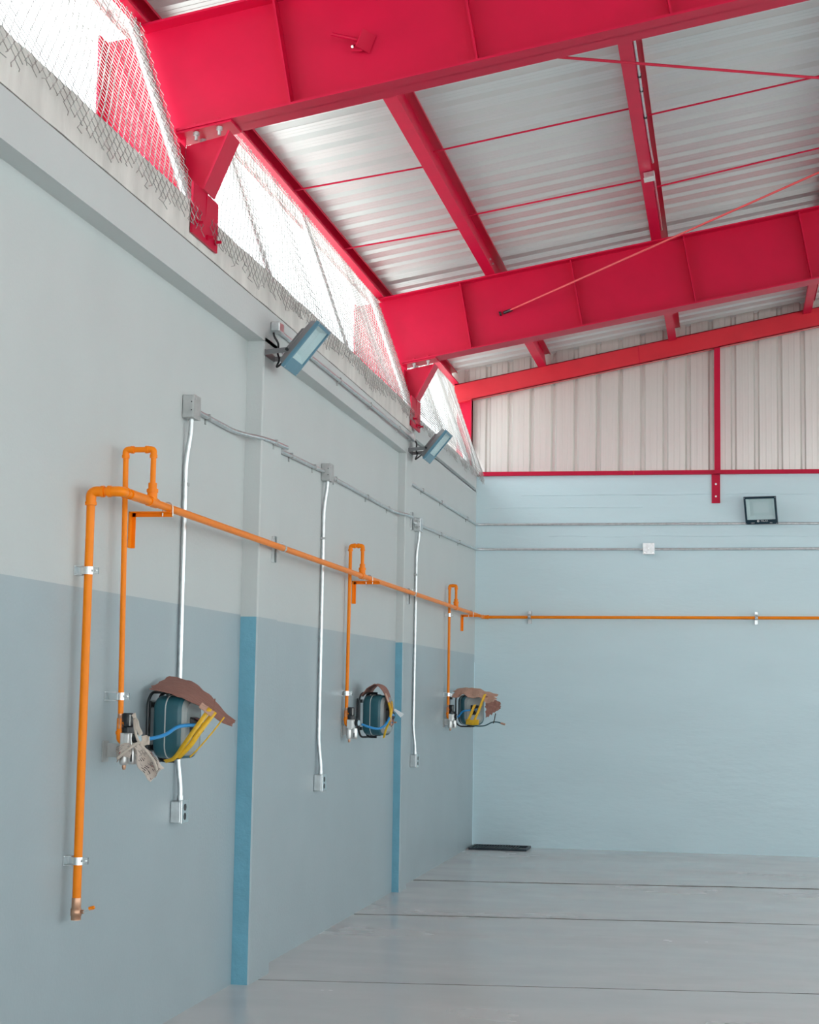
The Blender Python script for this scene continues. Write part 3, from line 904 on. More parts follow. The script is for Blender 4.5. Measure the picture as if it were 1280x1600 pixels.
# ------------------------------------------------------------------ air filter regulators
def regulator(y, x, lab):
    tt = thing('air_regulator', (x, y, 1.26), lab, 'air regulator', 'filter regulators')
    # elbow feeding it and the little ball valve above
    path_ = fillet([(x, y, 1.47), (x, y, 1.372), (x + 0.035, y, 1.372)], 0.03, 8)
    MB().tube(path_, 0.0165, 12).tube([(x, y, 1.40), (x, y, 1.415)], 0.020, 12).build('inlet_elbow', M['orange'], tt)
    bv = MB().tube([(x, y, 1.425), (x, y, 1.47), (x, y, 1.472), (x, y, 1.49)], [0.017, 0.017, 0.014, 0.014], 8).build('ball_valve', M['brass'], tt)
    MB().obox((x + 0.032, y - 0.015, 1.447), (0.012, 0, 0.004), (0, 0.006, 0), (-0.003, 0, 0.010)).tube([(x + 0.014, y - 0.012, 1.45), (x + 0.03, y - 0.015, 1.45)], 0.005, 8).build('valve_handle', M['orange'], bv)
    xb_ = x + 0.037
    k_ = MB()
    k_.tube([(xb_, y, 1.408), (xb_, y, 1.432)], 0.029, 16)
    k_.tube([(xb_ - 0.003, y, 1.432), (xb_ - 0.003, y, 1.436), (xb_ - 0.003, y, 1.488), (xb_ - 0.003, y, 1.493)], [0.022, 0.025, 0.025, 0.021], 16)
    ko = k_.build('regulator_knob', M['black'], tt)
    MB().obox((xb_ + 0.012, y - 0.021, 1.462), (0.0045, -0.0025, 0), (0, 0, 0.024), (0.0006, 0.001, 0)).build('scale_strip', M['seam'], ko)
    MB().box(xb_ - 0.027, xb_ + 0.027, y - 0.026, y + 0.03, 1.345, 1.408).box(xb_ - 0.008, xb_ + 0.014, y - 0.032, y - 0.026, 1.338, 1.404).build('body', M['silver'], tt, bev=0.004)
    g_ = MB().tube([(xb_ + 0.026, y - 0.004, 1.385), (xb_ + 0.032, y - 0.006, 1.385), (xb_ + 0.0325, y - 0.006, 1.385), (xb_ + 0.055, y - 0.012, 1.385)], [0.008, 0.008, 0.023, 0.023], 16).build('gauge', M['black'], tt)
    MB().tube([(xb_ + 0.055, y - 0.012, 1.385), (xb_ + 0.058, y - 0.0126, 1.385)], 0.0195, 16).build('gauge_dial', M['gauge'], g_)
    for dx, zb_, nm in ((-0.013, 1.268, 'filter_bowl'), (0.026, 1.272, 'filter_bowl')):
        MB().tube([(xb_ + dx, y - 0.003, zb_), (xb_ + dx, y - 0.003, zb_ + 0.004), (xb_ + dx, y - 0.003, zb_ + 0.014), (xb_ + dx, y - 0.003, 1.330), (xb_ + dx, y - 0.003, 1.346)],
                  [0.014, 0.019, 0.0215, 0.0215, 0.019], 16).build(nm, M['silver'], tt)
    MB().obox((xb_ + 0.026, y - 0.0243, 1.300), (0.004, 0, 0), (0, 0.001, 0), (0, 0, 0.016)).build('sight_glass', M['black'], tt)
    MB().tube([(xb_ - 0.013, y - 0.003, 1.248), (xb_ - 0.013, y - 0.003, 1.260), (xb_ - 0.013, y - 0.003, 1.274)], [0.006, 0.010, 0.007], 8).build('drain_cock', M['brass'], tt)
    MB().box(XW + 0.001, xb_ - 0.02, y + 0.022, y + 0.027, 1.30, 1.36).box(XW + 0.001, XW + 0.006, y - 0.03, y + 0.04, 1.28, 1.37).build('wall_bracket', M['galv_dull'], tt)
    return tt
regulator(7.06, -2.617, 'silver air filter regulator wrapped in newspaper under the nearest drop pipe')
regulator(11.68, -2.657, 'silver air filter regulator under the middle drop pipe')
regulator(16.0, -2.645, 'silver air filter regulator under the farthest drop pipe')

# newspaper and masking tape left on the nearest one
def crumple(p, amp, f=28, sd=0):
    q = V(p)
    return q + amp * V((noise.noise(q * f + V((sd, 0, 0))), noise.noise(q * f + V((0, sd + 7, 0))), noise.noise(q * f + V((0, 0, sd + 13)))))
tt = thing('newspaper_wrap', (-2.58, 7.05, 1.28), 'crumpled newspaper taped around the nearest regulator, hanging down to the right', 'newspaper')
mb = MB()
def wrapf(u, v_):
    a_ = -0.35 * math.pi + 1.25 * math.pi * (u - 1)
    rx, ry = 0.052, 0.040
    z = 1.292 + 0.06 * v_ + 0.012 * math.sin(u * 9)
    return crumple((-2.572 + rx * math.cos(a_), 7.055 + ry * math.sin(a_), z), 0.007, 30, 1)
mb.grid(wrapf, 36, 10)
mb.build('wrapped_sheet', M['news'], tt, solid=0.0012)
mb = MB()
def tailf(u, v_):
    c_ = V((-2.535, 7.02, 1.358)).lerp(V((-2.432, 7.03, 1.232)), u)
    wd = 0.016 + 0.030 * min(1, u * 1.6)
    n_ = V((0.75, 0, 0.62))
    a_ = (v_ - 0.5) * 2
    q = c_ + n_ * wd * a_ + V((0, -0.02 * math.cos(a_ * 2.6 + u * 5), 0))
    return crumple(q, 0.009, 26, 4)
mb.grid(tailf, 22, 14)
mb.build('hanging_sheet', M['news'], tt, solid=0.0012)
def ribbon(pts, wdir, width, mm, name, parent, twist=0):
    pts = smooth_path(pts, 6)
    m_ = MB()
    n_ = len(pts) - 1
    def fn(u, v_):
        k = min(n_, int(round(u * n_)))
        w_ = V(wdir).normalized()
        if twist:
            ax = (pts[min(k + 1, n_)] - pts[max(k - 1, 0)]).normalized()
            w_ = Matrix.Rotation(twist * u, 3, ax) @ w_
        return pts[k] + w_ * width * (v_ - 0.5)
    m_.grid(fn, n_, 2)
    return m_.build(name, M[mm], parent, solid=0.0012)
ribbon([(-2.545, 7.03, 1.47), (-2.525, 6.995, 1.42), (-2.507, 6.99, 1.375), (-2.475, 6.99, 1.34), (-2.437, 7.0, 1.29), (-2.425, 7.01, 1.25)], (0.8, 0, 0.6), 0.012, 'mask', 'masking_tape', tt)
ribbon([(-2.60, 6.985, 1.296), (-2.56, 6.98, 1.33), (-2.515, 6.98, 1.362), (-2.49, 6.98, 1.37)], (-0.5, 0, 0.85), 0.012, 'mask', 'masking_tape', tt)
mb = MB()
mb.grid(lambda u, v_: crumple(V((-2.555, 7.05, 1.49)).lerp(V((-2.515, 7.04, 1.40)), u) + V((0.7, 0, 0.5)) * 0.024 * (v_ - 0.5), 0.006, 40, 8), 10, 6)
mb.build('twisted_end', M['mask'], tt, solid=0.0015)
mb = MB()
mb.grid(lambda u, v_: crumple(V((-2.50, 7.04, 1.365)) + V((0.045 * (u - 0.3), 0, 0.04 * (v_ - 0.3))), 0.014, 34, 9), 10, 10)
mb.build('paper_knot', M['mask'], tt, solid=0.0015)

# ------------------------------------------------------------------ hose reels
def rsq(w_, h_, r_, x_, n_=6):
    out = []
    for (cx, cz, a0) in ((w_ / 2 - r_, h_ / 2 - r_, 0), (-w_ / 2 + r_, h_ / 2 - r_, 90), (-w_ / 2 + r_, -h_ / 2 + r_, 180), (w_ / 2 - r_, -h_ / 2 + r_, 270)):
        for k in range(n_ + 1):
            a_ = R(a0 + 90 * k / n_)
            out.append((x_, cx + r_ * math.cos(a_), cz + r_ * math.sin(a_)))
    return out
def hose_reel(loc, rotz, lab):
    tt = thing('hose_reel', loc, lab, 'hose reel', 'wall hose reels', rotz, True)
    w_, h_ = 0.225, 0.29
    c_ = MB()
    c_.loft([rsq(w_ - 0.05, h_ - 0.05, 0.05, 0.035), rsq(w_ - 0.015, h_ - 0.015, 0.062, 0.043), rsq(w_, h_, 0.065, 0.058), rsq(w_, h_, 0.065, 0.102)], smooth=True)
    c_.build('rear_case', M['teal'], tt)
    c_ = MB()
    c_.loft([rsq(w_ + 0.004, h_ + 0.004, 0.066, 0.102), rsq(w_ + 0.004, h_ + 0.004, 0.066, 0.107)])
    c_.build('seam_strip', M['seam'], tt)
    c_ = MB()
    c_.loft([rsq(w_, h_, 0.065, 0.107), rsq(w_, h_, 0.065, 0.165), rsq(w_ - 0.010, h_ - 0.010, 0.062, 0.176), rsq(w_ - 0.028, h_ - 0.028, 0.056, 0.181)], smooth=True)
    c_.build('front_case', M['teal'], tt)
    f_ = MB()
    f_.loft([rsq(w_ - 0.026, h_ - 0.026, 0.056, 0.180), rsq(w_ - 0.032, h_ - 0.032, 0.055, 0.188), rsq(w_ - 0.075, h_ - 0.075, 0.045, 0.197)], smooth=True)
    fo = f_.build('face_cover', M['reel_face'], tt)
    f_ = MB()
    f_.loft([rsq(0.170, 0.230, 0.05, 0.192), rsq(0.165, 0.225, 0.05, 0.199), rsq(0.155, 0.215, 0.045, 0.199), rsq(0.151, 0.211, 0.045, 0.192)])
    f_.build('raised_rim', M['reel_face'], fo)
    # hose guard: dark four-sided boot
    MB().loft([rsq(0.085, 0.095, 0.008, 0.195), rsq(0.075, 0.085, 0.012, 0.215), rsq(0.035, 0.04, 0.012, 0.245)]).build('hose_guard', M['black'], tt)
    # clip on top and bottom of the seam
    for sg in (1, -1):
        MB().box(0.08, 0.128, -0.03, 0.03, *sorted((sg * (h_ / 2 - 0.045), sg * (h_ / 2 + 0.006)))).build('latch', M['black'], tt, bev=0.006)
    # swing bracket: tube hoop and wall plate
    hoop = fillet([(0.106, 0, h_ / 2 + 0.014), (0.022, 0, h_ / 2 + 0.014), (0.022, 0, -h_ / 2 - 0.014), (0.106, 0, -h_ / 2 - 0.014)], 0.045, 8)
    lp = rsq(w_ + 0.02, h_ + 0.03, 0.07, 0.020)
    MB().tube(lp + lp[:2], 0.0075, 8).build('guard_loop', M['black'], tt)
    MB().tube(hoop, 0.008, 8).build('bracket_hoop', M['black'], tt)
    return tt
def wall_plate(y, z, lab):
    tt = thing('reel_plate', (XW, y, z), lab, 'wall plate', 'hose reel wall plates')
    MB().box(XW + 0.001, XW + 0.008, y - 0.05, y + 0.05, z - 0.12, z + 0.12).build('plate', M['black'], tt, bev=0.003)
    for zz in (z - 0.10, z + 0.10):
        MB().box(XW + 0.006, XW + 0.035, y - 0.02, y + 0.02, zz - 0.012, zz + 0.012).build('hinge_lug', M['black'], tt)
RZ = (R(-6), R(-14), R(-58))
hose_reel((-2.655, 7.62, 1.425), RZ[0], 'teal and grey hose reel nearest the camera, under a slanted board')
hose_reel((-2.632, 12.15, 1.435), RZ[1], 'teal and grey hose reel in the middle of the wall')
hose_reel((-2.505, 16.25, 1.447), RZ[2], 'hose reel by the far corner with its grey face turned to the camera')
wall_plate(7.68, 1.425, 'black wall plate behind the nearest hose reel')
wall_plate(12.20, 1.435, 'black wall plate behind the middle hose reel')
wall_plate(16.30, 1.455, 'black wall plate behind the far hose reel')
def hub(loc, rz, d_=0.24):
    return V(loc) + V((math.cos(rz) * d_, math.sin(rz) * d_, 0))

def hose(pts, lab):
    o_ = MB().tube(smooth_path(pts, 8), 0.0085, 10).build('air_hose', M['blue_hose'], None, pts[0])
    tag(o_, lab, 'hose', 'blue air hoses')
h1 = hub((-2.655, 7.62, 1.425), RZ[0])
hose([(-2.545, 7.08, 1.385), (-2.50, 7.13, 1.383), (-2.475, 7.25, 1.398), (-2.455, 7.36, 1.43), (-2.42, 7.47, 1.437), (h1.x + 0.01, 7.54, 1.428), (h1.x, h1.y, 1.425)],
     'blue air hose curving into the nearest hose reel')
h2 = hub((-2.632, 12.15, 1.435), RZ[1])
hose([(-2.55, 11.70, 1.375), (-2.50, 11.74, 1.355), (-2.45, 11.82, 1.345), (-2.42, 11.92, 1.375), (-2.405, 12.0, 1.43), (h2.x, h2.y - 0.03, 1.442), (h2.x, h2.y, 1.435)],
     'blue air hose drooping into the middle hose reel')
h3 = hub((-2.505, 16.25, 1.447), RZ[2])
hose([(-2.56, 16.0, 1.372), (-2.535, 15.98, 1.39), (-2.50, 15.96, 1.43), (-2.46, 15.95, 1.442), (h3.x - 0.02, h3.y - 0.01, 1.448), (h3.x, h3.y, 1.455)],
     'blue air hose arching into the far hose reel')

# ------------------------------------------------------------------ cardboard and tape on the reels
def board(fn, nu, nv, mm, th=0.004):
    return MB().grid(fn, nu, nv, 0, False)
def ragged(u, v_, amp, sd):
    """pull edges in and out so that the outline reads torn"""
    du = amp * noise.noise(V((v_ * 9, sd, 0))) * (abs(u - 0.5) * 2) ** 4
    dv = amp * noise.noise(V((u * 9, sd + 5, 0))) * (abs(v_ - 0.5) * 2) ** 4
    return u + du, v_ + dv
tt = thing('cardboard_cover', (-2.6, 7.6, 1.58), 'torn brown cardboard slanting like a roof over the nearest hose reel', 'cardboard')
def c1(u, v_):
    u, v_ = ragged(u, v_, 0.05, 1)
    v2 = 0.5 + (v_ - 0.5) * (1 - 0.70 * max(0, u - 0.3) / 0.7)
    c_ = V((-2.645, 7.64, 1.630)).lerp(V((-2.268, 7.60, 1.447)), u)
    c_.z += 0.036 * math.sin(math.pi * min(1, u * 1.15))
    q = c_ + V((0, 0.14, 0.030)) * (v2 - 0.5) * 2
    return q + V((0, 0, 0.005 * noise.noise(V((u * 7, v_ * 7, 2)))))
MB().grid(c1, 26, 12, 0, False).build('board', M['card'], tt, solid=0.005)
MB().grid(lambda u, v_: V((-2.395, 7.50, 1.53)).lerp(V((-2.33, 7.48, 1.488)), u) + V((0.006, 0.03, 0.022)) * (v_ - 0.5) + 0.006 * V((0, 0, noise.noise(V((u * 9, v_ * 5, 0))))), 8, 4, 0, False).build('torn_edge', M['card_pale'], tt, solid=0.003)
MB().grid(lambda u, v_: V((-2.337, 7.52, 1.505)).lerp(V((-2.333, 7.52, 1.56)), u) + V((0.010, 0, 0.0)) * (v_ - 0.5) * (1 - 0.6 * u), 5, 2, 0, False).build('torn_tab', M['card'], tt, solid=0.004)

tt = thing('yellow_tape', (-2.46, 7.5, 1.27), 'yellow tape tying the slanted cardboard to the nearest reel', 'tape')
ribbon([(-2.345, 7.49, 1.515), (-2.40, 7.455, 1.425), (-2.455, 7.45, 1.345), (-2.505, 7.47, 1.285), (-2.56, 7.50, 1.268)], (0.83, 0, -0.5), 0.022, 'tape', 'strip', tt, 0.5)
ribbon([(-2.335, 7.53, 1.50), (-2.385, 7.48, 1.415), (-2.43, 7.47, 1.345), (-2.49, 7.48, 1.285)], (0.83, 0, -0.5), 0.024, 'tape', 'strip', tt, -0.6)
ribbon([(-2.295, 7.55, 1.475), (-2.345, 7.52, 1.40), (-2.40, 7.50, 1.33), (-2.44, 7.5, 1.29)], (0.83, 0, -0.5), 0.007, 'tape', 'strip', tt)

tt = thing('cardboard_cover', (-2.5, 12.1, 1.6), 'curled brown cardboard hood over the middle hose reel', 'cardboard')
def c2(u, v_):
    u, v_ = ragged(u, v_, 0.08, 3)
    prof_ = [(-2.63, 1.575), (-2.585, 1.63), (-2.535, 1.66), (-2.49, 1.645), (-2.445, 1.58), (-2.415, 1.50), (-2.40, 1.42), (-2.40, 1.365)]
    k = u * (len(prof_) - 1)
    i = max(0, min(len(prof_) - 2, int(k)))
    f_ = k - i
    x_ = prof_[i][0] * (1 - f_) + prof_[i + 1][0] * f_
    z_ = prof_[i][1] * (1 - f_) + prof_[i + 1][1] * f_
    return V((x_ - 0.012 * u, 12.03 + 0.30 * v_ * (1 - 0.62 * u), z_ + 0.01 * noise.noise(V((u * 6, v_ * 6, 1)))))
MB().grid(c2, 22, 10, 0, False).build('board', M['card'], tt, solid=0.004)
MB().grid(lambda u, v_: c2(0.55 + 0.45 * u, 0.02 + 0.25 * v_) + V((0.008, -0.02, 0)), 10, 4, 0, False).build('torn_flap', M['card_pale'], tt, solid=0.003)
tt = thing('yellow_tape', (-2.42, 12.1, 1.3), 'yellow tape strip hanging over the face of the middle reel', 'tape')
ribbon([(-2.415, 11.99, 1.53), (-2.398, 11.98, 1.46), (-2.41, 11.98, 1.39), (-2.435, 11.99, 1.33), (-2.45, 12.0, 1.275)], (1, 0, 0.2), 0.018, 'tape', 'strip', tt, 0.4)
ribbon([(-2.40, 12.02, 1.54), (-2.392, 12.0, 1.47), (-2.405, 11.99, 1.40), (-2.43, 11.99, 1.34)], (1, 0, 0.2), 0.010, 'tape', 'strip', tt)
tt = thing('paper_tag', (-2.43, 12.3, 1.45), 'small white paper tag sticking out beside the middle reel', 'tag')
MB().grid(lambda u, v_: V((-2.425, 12.25, 1.478)).lerp(V((-2.365, 12.25, 1.432)), u) + V((0.012, 0.02, 0.016)) * (v_ - 0.5) * (0.6 + u), 6, 3, 0, False).build('card', M['tag'], tt, solid=0.0015)
MB().tube([(-2.46, 12.24, 1.49), (-2.425, 12.25, 1.478)], 0.0035, 6).build('tie', M['mask'], tt)
tt = thing('hose_end', (-2.41, 12.1, 1.385), 'thin reddish hose tail poking out of the middle reel', 'hose')
MB().tube([(-2.46, 12.06, 1.385), (-2.40, 12.04, 1.384), (-2.372, 12.03, 1.387)], 0.005, 8).build('tail', M['blue_hose'], tt)
MB().tube([(-2.39, 12.035, 1.385), (-2.364, 12.03, 1.388)], 0.0065, 8).build('fitting', M['brass'], tt)

tt = thing('cardboard_cover', (-2.4, 16.1, 1.56), 'pale crumpled cardboard over the far reel with a dark side flap', 'cardboard')
def c3(u, v_):
    u, v_ = ragged(u, v_, 0.07, 6)
    c_ = V((-2.615, 16.22, 1.628)).lerp(V((-2.185, 16.05, 1.592)), u)
    c_.z += 0.018 * math.sin(math.pi * u)
    dp_ = V((-0.02, -0.19, -0.045)) * (v_ - 0.35)
    return c_ + dp_ + V((0, 0, 0.012 * math.sin(u * 5) + 0.012 * noise.noise(V((u * 8, v_ * 4, 5))) - 0.11 * max(0, v_ - 0.55) * (0.7 + 0.3 * math.sin(u * 17))))
MB().grid(c3, 24, 8, 0, False).build('board', M['card_pale'], tt, solid=0.004)
def c3b(u, v_):
    u, v_ = ragged(u, v_, 0.16, 9)
    x_ = -2.285 + 0.135 * u
    zt_, zb_ = 1.585 - 0.06 * u, 1.375 + 0.09 * u
    return V((x_, 16.02 + 0.05 * u + 0.01 * noise.noise(V((u * 5, v_ * 5, 2))), zt_ + (zb_ - zt_) * v_))
MB().grid(c3b, 10, 14, 0, False).build('side_flap', M['card'], tt, solid=0.004)
tt = thing('yellow_tape', (-2.4, 16.0, 1.35), 'two bands of yellow tape around the face of the far reel', 'tape')
ribbon([(-2.285, 15.97, 1.60), (-2.315, 15.965, 1.52), (-2.345, 15.965, 1.44), (-2.38, 15.97, 1.36), (-2.39, 15.99, 1.305)], (1, 0.4, 0.2), 0.028, 'tape', 'strip', tt)
ribbon([(-2.385, 15.985, 1.50), (-2.42, 15.985, 1.41), (-2.445, 15.99, 1.35), (-2.455, 16.01, 1.31)], (1, 0.4, 0.2), 0.030, 'tape', 'strip', tt)
ribbon([(-2.47, 15.985, 1.335), (-2.40, 15.96, 1.33), (-2.34, 15.955, 1.335)], (0, 0, 1), 0.05, 'tape', 'strip', tt)
tt = thing('hose_end', (-2.2, 16.0, 1.34), 'dark hose tail with a pale tip sticking out right of the far reel', 'hose')
MB().tube(smooth_path([(-2.42, 16.05, 1.297), (-2.30, 16.02, 1.300), (-2.22, 16.0, 1.335), (-2.165, 15.98, 1.338), (-2.125, 15.97, 1.327)], 6), 0.006, 8).build('tail', M['teal'], tt)
MB().tube([(-2.13, 15.97, 1.328), (-2.09, 15.96, 1.318)], 0.0095, 8).build('tip', M['card_pale'], tt)
MB().tube([(-2.185, 15.99, 1.42), (-2.195, 15.985, 1.36), (-2.205, 15.98, 1.325)], 0.005, 6).build('wire', M['black'], tt)

# ------------------------------------------------------------------ conduits and boxes on the left wall
RC = 0.0128
def conduit(pts, lab, straps=(), r=RC, fil=0.12, group='galvanized conduits', face='x'):
    p_ = fillet(pts, fil, 6)
    o_ = MB().tube(p_, r, 10).build('conduit', M['galv'], None, pts[0])
    tag(o_, lab, 'conduit', group)
    for s_ in straps:
        s_ = V(s_)
        m_ = MB()
        if face == 'x':
            m_.box(s_.x - r - 0.003, s_.x + r + 0.002, s_.y - 0.008, s_.y + 0.008, s_.z - r - 0.003, s_.z + r + 0.003)
            m_.box(s_.x - r - 0.003, s_.x - r + 0.003, s_.y - 0.008, s_.y + 0.008, s_.z - r - 0.026, s_.z - r)
        elif face == 'v':
            m_.box(s_.x - r - 0.003, s_.x + r + 0.002, s_.y - r - 0.003, s_.y + r + 0.003, s_.z - 0.008, s_.z + 0.008)
            m_.box(s_.x - r - 0.003, s_.x - r + 0.003, s_.y + r, s_.y + r + 0.022, s_.z - 0.008, s_.z + 0.008)
        else:
            m_.box(s_.x - 0.008, s_.x + 0.008, s_.y - r - 0.002, s_.y + r + 0.003, s_.z - r - 0.003, s_.z + r + 0.003)
            m_.box(s_.x - 0.008, s_.x + 0.008, s_.y + r - 0.003, s_.y + r + 0.003, s_.z - r - 0.022, s_.z - r)
        m_.build('strap', M['galv_dull'], o_)
    return o_
XC = XW + 0.0165
def drop(yb_, zb_, yl, zl, lab):
    conduit([(XW + 0.035, yb_, zb_), (XW + 0.035, yb_, zb_ - 0.07), (XC, yb_ - 0.01, zb_ - 0.22), (XC, yl, zl + 0.22), (XW + 0.033, yl + 0.01, zl + 0.06), (XW + 0.033, yl + 0.01, zl)], lab,
            [(XC, (yb_ + yl) / 2, 2.62)], fil=0.06, face='v')
drop(8.02, 2.955, 8.02, 1.05, 'vertical galvanized conduit nearest the camera, passing behind the first reel')
drop(10.95, 3.045, 10.93, 1.05, 'vertical galvanized conduit between the two pilasters')
drop(14.38, 3.03, 14.34, 1.08, 'vertical galvanized conduit just past the farther pilaster')

def junction(y, z, lab, face=XW, dp=0.058, hw=0.055, hh=0.058, mm='galv_dull'):
    tt_ = thing('junction_box', (face, y, z), lab, 'junction box', 'conduit junction boxes')
    MB().box(face + 0.001, face + dp, y - hw, y + hw, z - hh, z + hh).build('box_body', M[mm], tt_, bev=0.004)
    MB().box(face + dp, face + dp + 0.004, y - hw - 0.002, y + hw + 0.002, z - hh - 0.002, z + hh + 0.002).build('cover', M[mm], tt_, bev=0.001)
    for (dx, dz) in ((0.018, 0.025), (0.018, -0.025)):
        MB().tube([(face + dx + 0.008, y - hw - 0.0012, z + dz), (face + dx + 0.008, y - hw + 0.001, z + dz)], 0.014, 16).build('knockout', M['galv_dull'], tt_)
    for (dx, dz) in ((0.049, 0.022), (0.049, -0.02)):
        MB().tube([(face + dx, y - hw - 0.0015, z + dz), (face + dx, y - hw + 0.002, z + dz)], 0.0035, 8).build('screw', M['black'], tt_)
    for (dy, dz) in ((-0.035, 0.04), (0.035, -0.04)):
        MB().tube([(face + dp + 0.003, y + dy, z + dz), (face + dp + 0.007, y + dy, z + dz)], 0.005, 8).build('screw', M['galv'], tt_)
junction(8.03, 3.01, 'grey junction box nearest the camera, at the top of the first conduit drop')
junction(10.96, 3.065, 'grey junction box in the middle of the wall between the pilasters')
junction(14.36, 3.055, 'pale junction box just past the farther pilaster', mm='galv')

def outlet(y, z, lab):
    tt_ = thing('outlet_box', (XW, y, z), lab, 'outlet box', 'power outlet boxes')
    MB().box(XW + 0.001, XW + 0.052, y - 0.05, y + 0.05, z - 0.053, z + 0.053).build('box_body', M['galv'], tt_, bev=0.004)
    p_ = MB().box(XW + 0.052, XW + 0.060, y - 0.052, y + 0.058, z - 0.055, z + 0.057).build('face_plate', M['chrome'], tt_, bev=0.002)
    for dz in (-0.022, 0.022):
        MB().tube([(XW + 0.060, y + 0.0, z + dz), (XW + 0.0615, y + 0.0, z + dz)], 0.017, 14).build('socket', M['black'], p_)
    MB().tube([(XW + 0.033, y, z + 0.052), (XW + 0.033, y, z + 0.078)], 0.016, 10).build('connector', M['galv'], tt_)
outlet(8.03, 1.003, 'silver outlet box low on the wall below the nearest reel')
outlet(10.94, 1.003, 'silver outlet box low on the wall between the pilasters')
outlet(14.35, 1.022, 'silver outlet box low on the wall past the farther pilaster')

conduit([(XC, 8.09, 3.015), (XC, 8.85, 3.012), (XP + 0.014, 9.16, 3.02), (XP + 0.014, 9.63, 3.035), (XC, 9.70, 3.045), (XC, 10.90, 3.068)],
        'horizontal galvanized conduit bending out over the nearer pilaster', [(XC, 8.35, 3.014), (XP + 0.014, 9.33, 3.026), (XC, 10.05, 3.054), (XC, 10.65, 3.064)], fil=0.16)
conduit([(XC, 11.02, 3.06), (XC, 13.36, 3.06), (-2.622 + 0.014, 13.60, 3.062), (-2.622 + 0.014, 13.84, 3.064), (XC, 14.02, 3.066), (XC, 14.30, 3.066)],
        'horizontal galvanized conduit from the middle box to the farther pilaster', [(XC, 11.25, 3.06), (XC, 12.3, 3.06), (XC, 13.1, 3.06)])
conduit([(XC, 14.42, 3.066), (XC, 17.90, 3.148), (-2.55, 17.935, 3.15), (-0.90, 17.935, 3.152)],
        'galvanized conduit turning the far corner towards the small back wall box', [(XC, 15.6, 3.094), (XC, 16.7, 3.12)], fil=0.10)
conduit([(-0.77, 17.935, 3.152), (3.0, 17.935, 3.165)], 'galvanized conduit on the back wall right of the small box', [(1.2, 17.935, 3.159)], face='y')
tt = thing('junction_box', (-0.835, YB, 3.155), 'pale junction box in the conduit on the back wall', 'junction box', 'conduit junction boxes')
MB().box(-0.895, -0.775, YB - 0.05, YB - 0.003, 3.097, 3.213).build('box_body', M['galv'], tt, bev=0.004)
MB().box(-0.897, -0.773, YB - 0.056, YB - 0.050, 3.095, 3.215).build('cover', M['galv'], tt, bev=0.002)
for dx, dz in ((-0.04, -0.04), (0.045, -0.045), (0.0, 0.0)):
    MB().tube([(-0.835 + dx, YB - 0.056, 3.155 + dz), (-0.835 + dx, YB - 0.060, 3.155 + dz)], 0.006, 8).build('screw', M['chrome'], tt)
# upper run for the floodlights
conduit([(XP + 0.016, 9.33, 3.682), (XP + 0.010, 13.58, 3.694)], 'upper conduit along the ring beam between the two floodlights',
        [(XP + 0.014, 10.9, 3.686), (XP + 0.012, 11.9, 3.69), (XP + 0.011, 13.0, 3.692)], r=0.013)
conduit([(XC, 13.87, 3.383), (XC, 17.90, 3.415), (-2.55, 17.935, 3.418), (3.0, 17.935, 3.425)],
        'upper conduit past the farther pilaster, round the corner and along the back wall', [(XC, 14.6, 3.389), (XC, 15.6, 3.397), (XC, 17.2, 3.41)], fil=0.10)
def smallbox(y, z, lab):
    tt_ = thing('lamp_box', (XP, y, z), lab, 'junction box', 'floodlight junction boxes')
    xf = xbeam(y)
    MB().box(xf + 0.001, xf + 0.055, y - 0.05, y + 0.05, z - 0.028, z + 0.028).build('box_body', M['galv'], tt_, bev=0.006)
    MB().tube([(xf + 0.028, y + 0.05, z), (xf + 0.028, y + 0.075, z)], 0.018, 10).build('connector', M['galv'], tt_)
smallbox(9.26, 3.685, 'small grey conduit box above the nearer floodlight')
smallbox(13.62, 3.712, 'small grey conduit box above the farther left-wall floodlight')

